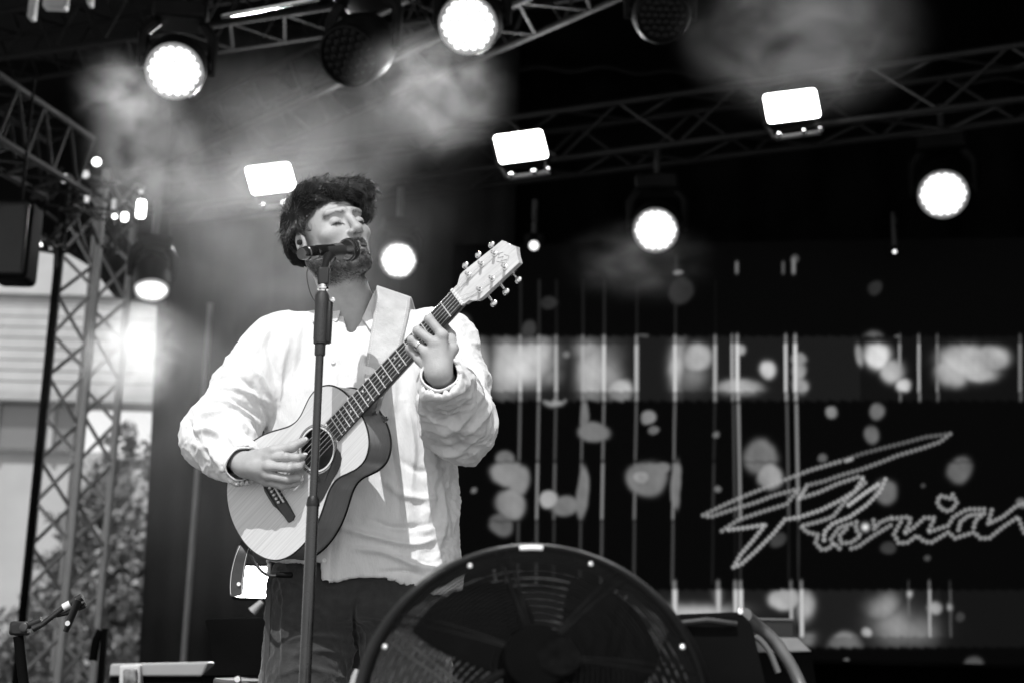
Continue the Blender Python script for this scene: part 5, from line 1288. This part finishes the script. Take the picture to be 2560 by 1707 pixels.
for P_, w_, am in [
 ([(690, 800), (672, 870), (690, 950)], 7, -.006), ([(612, 905), (650, 950), (682, 1010)], 9, .008), ([(520, 1010), (570, 1020), (640, 1055)], 8, .009), ([(500, 1040), (560, 1050), (610, 1085)], 7, .009),
 ([(490, 1075), (540, 1085), (590, 1110)], 7, .009), ([(540, 975), (610, 980), (675, 1010)], 8, .008), ([(500, 1110), (540, 1130), (560, 1170)], 7, .009), ([(555, 1080), (580, 1120), (590, 1160)], 6, -.006), ([(585, 940), (640, 985), (668, 1050)], 6, -.007),
 ([(475, 1050), (500, 1100), (540, 1140)], 6, -.006), ([(560, 1000), (600, 1015), (650, 1045)], 5, -.006),
 ([(1093, 1007), (1120, 1000), (1152, 982)], 4, -.006), ([(1085, 1040), (1120, 1060), (1165, 1020), (1172, 990)], 8, .011), ([(1080, 1070), (1130, 1090), (1180, 1050)], 8, .009), ([(1090, 1100), (1140, 1120), (1190, 1080)], 8, .008), ([(1100, 1022), (1130, 1035), (1160, 1000)], 6, -.009),
 ([(1185, 930), (1205, 1000), (1200, 1080)], 7, .009), ([(1150, 880), (1180, 960), (1185, 1040)], 6, -.006), ([(1075, 960), (1068, 1030), (1100, 1100)], 7, .009), ([(1165, 870), (1130, 850), (1095, 862)], 3, -.003),
 ([(1010, 1000), (1030, 1120), (1020, 1260)], 10, .008), ([(1065, 1080), (1075, 1200), (1060, 1330)], 11, .009), ([(960, 1080), (990, 1180), (1000, 1290)], 9, -.006), ([(860, 1320), (930, 1340), (1030, 1360), (1100, 1340)], 8, .008),
 ([(880, 1370), (960, 1380), (1060, 1420), (1110, 1400)], 8, .008), ([(950, 1430), (1010, 1428), (1070, 1442)], 5, -.006), ([(930, 1300), (990, 1320), (1080, 1310)], 7, -.006), ([(960, 1200), (1010, 1240), (1090, 1250)], 9, .008), ([(1000, 1150), (1050, 1180), (1110, 1160)], 8, -.005),
 ([(1090, 1180), (1100, 1280), (1090, 1390)], 8, .008), ([(720, 850), (700, 930), (700, 1010)], 8, .006), ([(760, 820), (752, 900), (740, 960)], 9, -.004), ([(960, 880), (985, 950), (980, 1040)], 9, .006), ([(900, 860), (905, 900), (890, 960)], 8, .005),
 ([(745, 752), (735, 790), (742, 830)], 5, -.005), ([(700, 800), (660, 850), (625, 910)], 9, .006), ([(1040, 760), (1075, 800), (1110, 850)], 8, .004)]:
    D += seg(P_, w_, am*1.5)
# button placket down the front and sewn hems
xl = 838+(808-838)*(py-800)/655
pk = sm(3.5-V[:, 1], 0, .02)*tor
D += pk*(-.0022*np.exp(-((px-xl-17)/2.2)**2)-.0016*np.exp(-((px-xl+19)/2.2)**2)+.0010*sm(18-np.abs(px-xl), 0, 3))
outer = (np.abs(shirt_out(V.astype(F32))) < .0052)
D = np.where(facing > 0, D, D)
thin = D-.004*(tor)
D *= 1-sm(870-py, 0, 50)*sm(130-np.abs(px-880), 0, 40)
V2 = V+N_*(np.where(shirt_out(V.astype(F32)) > -.0036, D, -D))[:, None].astype(F32)
V2 = relax(V2, F, 1, .4)
LIN = mat('white_linen', .70, .9, var=.035, vscale=60, bump=.35, bscale=260, sheen=.3, spec=.2, stretch=(1, 1, .35))
shirt = npmesh('shirt', V2, F, LIN, ps); SHV, SHF = V2, F
print('shirt', len(V))
# collar: standing band and two folded wings, open in front
col = MB(); k = 40; V = []; F = []
cax = NECKT-NECKB; cax /= np.linalg.norm(cax); cb = NECKB+np.array([0, -.004, -.001])
for i in range(k+1):
    th = math.radians(-90+24+(360-48)*i/k)      # starts right of front, ends left of front
    dx, dy = math.cos(th), math.sin(th); frn = max(0, -dy)
    up_ = .022*(1-.9*frn)-.02*frn; 
    V.append(cb+np.array([dx*.068, dy*.066, .005+up_-.020])); V.append(cb+np.array([dx*.074, dy*.070, .030+up_])); 
    tip = frn**5
    V.append(cb+np.array([dx*(.084+.006*tip), dy*(.082+.012*tip), .020+up_])); V.append(cb+np.array([dx*(.098+.004*tip), dy*(.100+.010*tip), -.012+up_-.030*tip]))
for i in range(k):
    for j in range(3): a = i*4+j; F.append((a, a+1, a+5, a+4))
col.add(V, F); o = col.build('collar', LIN, shirt); fix_normals(o)
md = o.modifiers.new('s', 'SOLIDIFY'); md.thickness = .003; md = o.modifiers.new('b', 'SUBSURF'); md.levels = 1; md.render_levels = 2
# cuffs as bands
for (c, t), r in zip(cuts, (.0395, .0385)):
    h = np.array([0, 0, 1.]); a = np.cross(t, h); a /= np.linalg.norm(a); b = np.cross(t, a); mb = MB(); V = []; F = []; k = 44
    for j, (s, rr) in enumerate(((.006, r*.93), (.009, r*1.02), (.004, r*1.06), (-.02, r*1.10), (-.05, r*1.18), (-.055, r*1.16), (-.052, r*1.05))):
        for i in range(k):
            w_ = 2*math.pi*i/k; wob = 1+.05*math.sin(2*w_+.6)+.03*math.sin(5*w_+j*.5); V.append(c+t*(s+.006*math.sin(w_+1))+(a*math.cos(w_)+b*math.sin(w_))*rr*wob)
    for j in range(6):
        for i in range(k): F.append((j*k+i, j*k+(i+1) % k, (j+1)*k+(i+1) % k, (j+1)*k+i))
    mb.add(V, F); o = mb.build('cuff', LIN, shirt); fix_normals(o); md = o.modifiers.new('b', 'SUBSURF'); md.levels = 1; md.render_levels = 1
def button(p, nrm, par):
    MB().lathe(p, nrm, [(0, .0052), (.0018, .0052), (.0024, .004), (.0018, .0015)], 16).build('button', IVO, par)
button(at(1101, 965, 2.995), (.1, -1, -.1), shirt)

# ------------------------------------------------ strap and collar wings laid on the cloth
from mathutils.bvhtree import BVHTree
_bv = BVHTree.FromPolygons([tuple(map(float, v)) for v in SHV], [tuple(map(int, f)) for f in SHF])
def hit(px, py, off=.006):
    d = ray(px, py); d = d/np.linalg.norm(d); h, n_, i_, t_ = _bv.ray_cast(Vector(tuple(CC)), Vector(tuple(d)))
    if h is None: return None
    return np.array(h)-d*off
LE = [(948, 730, 'b2'), (942, 715, 'b1'), (938, 745, 0), (935, 782, 0), (927, 833, 0), (917, 894, 0), (912, 940, 0), (918, 980, 'g'), (926, 1015, 'g'), (930, 1034, 'g')]
RE = [(1040, 775, 'b2'), (1027, 744, 'b1'), (1022, 775, 0), (1016, 807, 0), (1004, 858, 0), (988, 915, 0), (976, 950, 0), (962, 985, 'g'), (952, 1015, 'g'), (945, 1034, 'g')]
def edge3(E_):
    o_ = []; h0 = hit(E_[2][0], E_[2][1], .008); y0 = h0[1] if h0 is not None and h0[1] < 3.47 else 3.40
    for x, y, k in E_:
        if k == 'b2': o_.append(at(x, y+8, y0+.17))
        elif k == 'b1': o_.append(at(x, y, y0+.045))
        elif k == 'g': o_.append(gp(x, y, -.020 if y < 990 else (-.040 if y < 1020 else -.050)))
        else:
            h = hit(x, y, .008); o_.append(h if h is not None and h[1] < 3.47 else at(x, y, y0))
    return o_
Le, Re = edge3(LE), edge3(RE)
for i in range(2, 7):
    yy = min(Le[i][1], Re[i][1]); 
    for E3, E_ in ((Le, LE), (Re, RE)): E3[i] = at(E_[i][0], E_[i][1], .5*E3[i][1]+.5*yy)
Lc, Rc = catmull(Le, 6), catmull(Re, 6); n_ = len(Lc); NC = 9; V = []; F = []
for i in range(n_):
    for j in range(NC):
        u = j/(NC-1); p = Lc[i]*(1-u)+Rc[i]*u; V.append(p-CF*.004*math.sin(math.pi*u))
for i in range(n_-1):
    for j in range(NC-1): a = i*NC+j; F.append((a, a+1, a+NC+1, a+NC))
mb = MB(); mb.add(V, F); o = mb.build('band', SUE, st); md = o.modifiers.new('s', 'SOLIDIFY'); md.thickness = .0035; md.offset = 0
for s in (.085, .915):
    mb = MB(); P_ = [Lc[i]*(1-s)+Rc[i]*s-CF*.0042 for i in range(n_-3)]; L_ = np.r_[0, np.cumsum([np.linalg.norm(P_[i+1]-P_[i]) for i in range(len(P_)-1)])]; Pn = np.array(P_)
    for q_ in np.arange(0, L_[-1]-.004, .0062):
        mb.tube([[np.interp(q_+e_, L_, Pn[:, c_]) for c_ in range(3)] for e_ in (0, .004)], .0007, 4)
    mb.build('stitching', THR, st)
MB().lathe(gp(936, 1030, -.044), GN, [(0, .009), (.003, .008), (.004, .003)], 16).build('strap_button', CHR, st)
def patch(P2, name, m, parent, off, th=.003, nsub=7):
    """a piece of cloth lying on the shirt: four picture corners, filled with surface points"""
    V = []; F = []; last = at(P2[0][0], P2[0][1], 3.42)
    for j in range(nsub+1):
        for i in range(nsub+1):
            u, v = i/nsub, j/nsub
            x = (1-v)*((1-u)*P2[0][0]+u*P2[1][0])+v*((1-u)*P2[3][0]+u*P2[2][0]); y = (1-v)*((1-u)*P2[0][1]+u*P2[1][1])+v*((1-u)*P2[3][1]+u*P2[2][1])
            h = hit(x, y, off)
            if h is None or h[1] > 3.47: h = at(x, y, last[1])
            last = h; V.append(h)
    for j in range(nsub):
        for i in range(nsub): a = j*(nsub+1)+i; F.append((a, a+1, a+nsub+2, a+nsub+1))
    V = relax(np.array(V), np.array(F), 2, .5)
    mb = MB(); mb.add(V, F); o = mb.build(name, m, parent); md = o.modifiers.new('s', 'SOLIDIFY'); md.thickness = th; md.offset = 1 if o.data.polygons[0].normal.y < 0 else -1
    return o
patch([(938, 722), (960, 735), (926, 836), (901, 798)], 'collar', LIN, shirt, .009)
patch([(786, 770), (822, 800), (832, 860), (776, 800)], 'collar', LIN, shirt, .009)
for py_ in (905, 1010, 1330, 1400):
    h = hit(838-(py_-800)*30/655, py_, .0025)
    if h is not None: button(h, (0, -1, 0), shirt)
# ------------------------------------------------ trousers
def trou(p):
    d = torso(p, -.0)+.0; d = smax(d, p[:, 2]-(at(908, 1400, 3.4)[2]), .01); d = smax(d, at(908, 1560, 3.5)[2]-p[:, 2], .03)
    d = d+.012
    for s in (-1, 1):
        l = LEG[s]; d = smin(d, chain(p, [l[0], l[1], l[2]+np.array([0, .02, .02])], [.112, .092, .075], .04), .035)
    c = (LEG[-1][0]+LEG[1][0])/2
    return np.maximum(d, .055-p[:, 2])
V, F = sdf_mesh(trou, np.array([-.80, 3.2, -.02]), np.array([.15, 3.85, 1.0]), .0042)
N_ = normals(V, F); px, py = topx(V); facing = np.clip((N_@(-CF))*3, 0, 1)
w1 = wave(V, 71, 34, 5, (.7, 1, 1.7), .02); w2 = wave(V, 72, 90, 6, (.8, 1, 1.3), .01)
D = .006*ridge(w1)+.0034*ridge(w2)+.0012*ridge(wave(V, 73, 200, 6, (.8, 1, 1.2), .01))
for P_, w_, am in [([(700, 1440), (712, 1500), (706, 1700)], 4, .005), ([(720, 1600), (790, 1590), (900, 1600)], 6, .007), ([(730, 1640), (800, 1625), (880, 1640)], 6, .007), ([(700, 1690), (760, 1670), (830, 1680)], 6, .006),
   ([(890, 1480), (885, 1560), (900, 1700)], 6, -.012), ([(720, 1560), (760, 1580), (840, 1575)], 5, -.006), ([(910, 1530), (960, 1540), (1000, 1570)], 6, .006)]:
    D += seg(P_, w_, am)
V = V+N_*D[:, None].astype(F32)
TRM = mat('dark_trouser_cloth', .036, .95, var=.2, vscale=50, bump=.4, bscale=300, sheen=.3, spec=.1)
trs = npmesh('trousers', V.astype(F32), F, TRM, ps)
for s in (-1, 1):
    a = LEG[s][2]+np.array([0, .04, -.045]); b = LEG[s][2]+np.array([s*.02, -.16, -.055])
    V, F = sdf_mesh(lambda p: np.maximum(rc(p, a, b, .046, .042), .002-p[:, 2]), np.minimum(a, b)-.08, np.maximum(a, b)+.08, .006)
    npmesh('shoe', V, F, BLKM, ps)
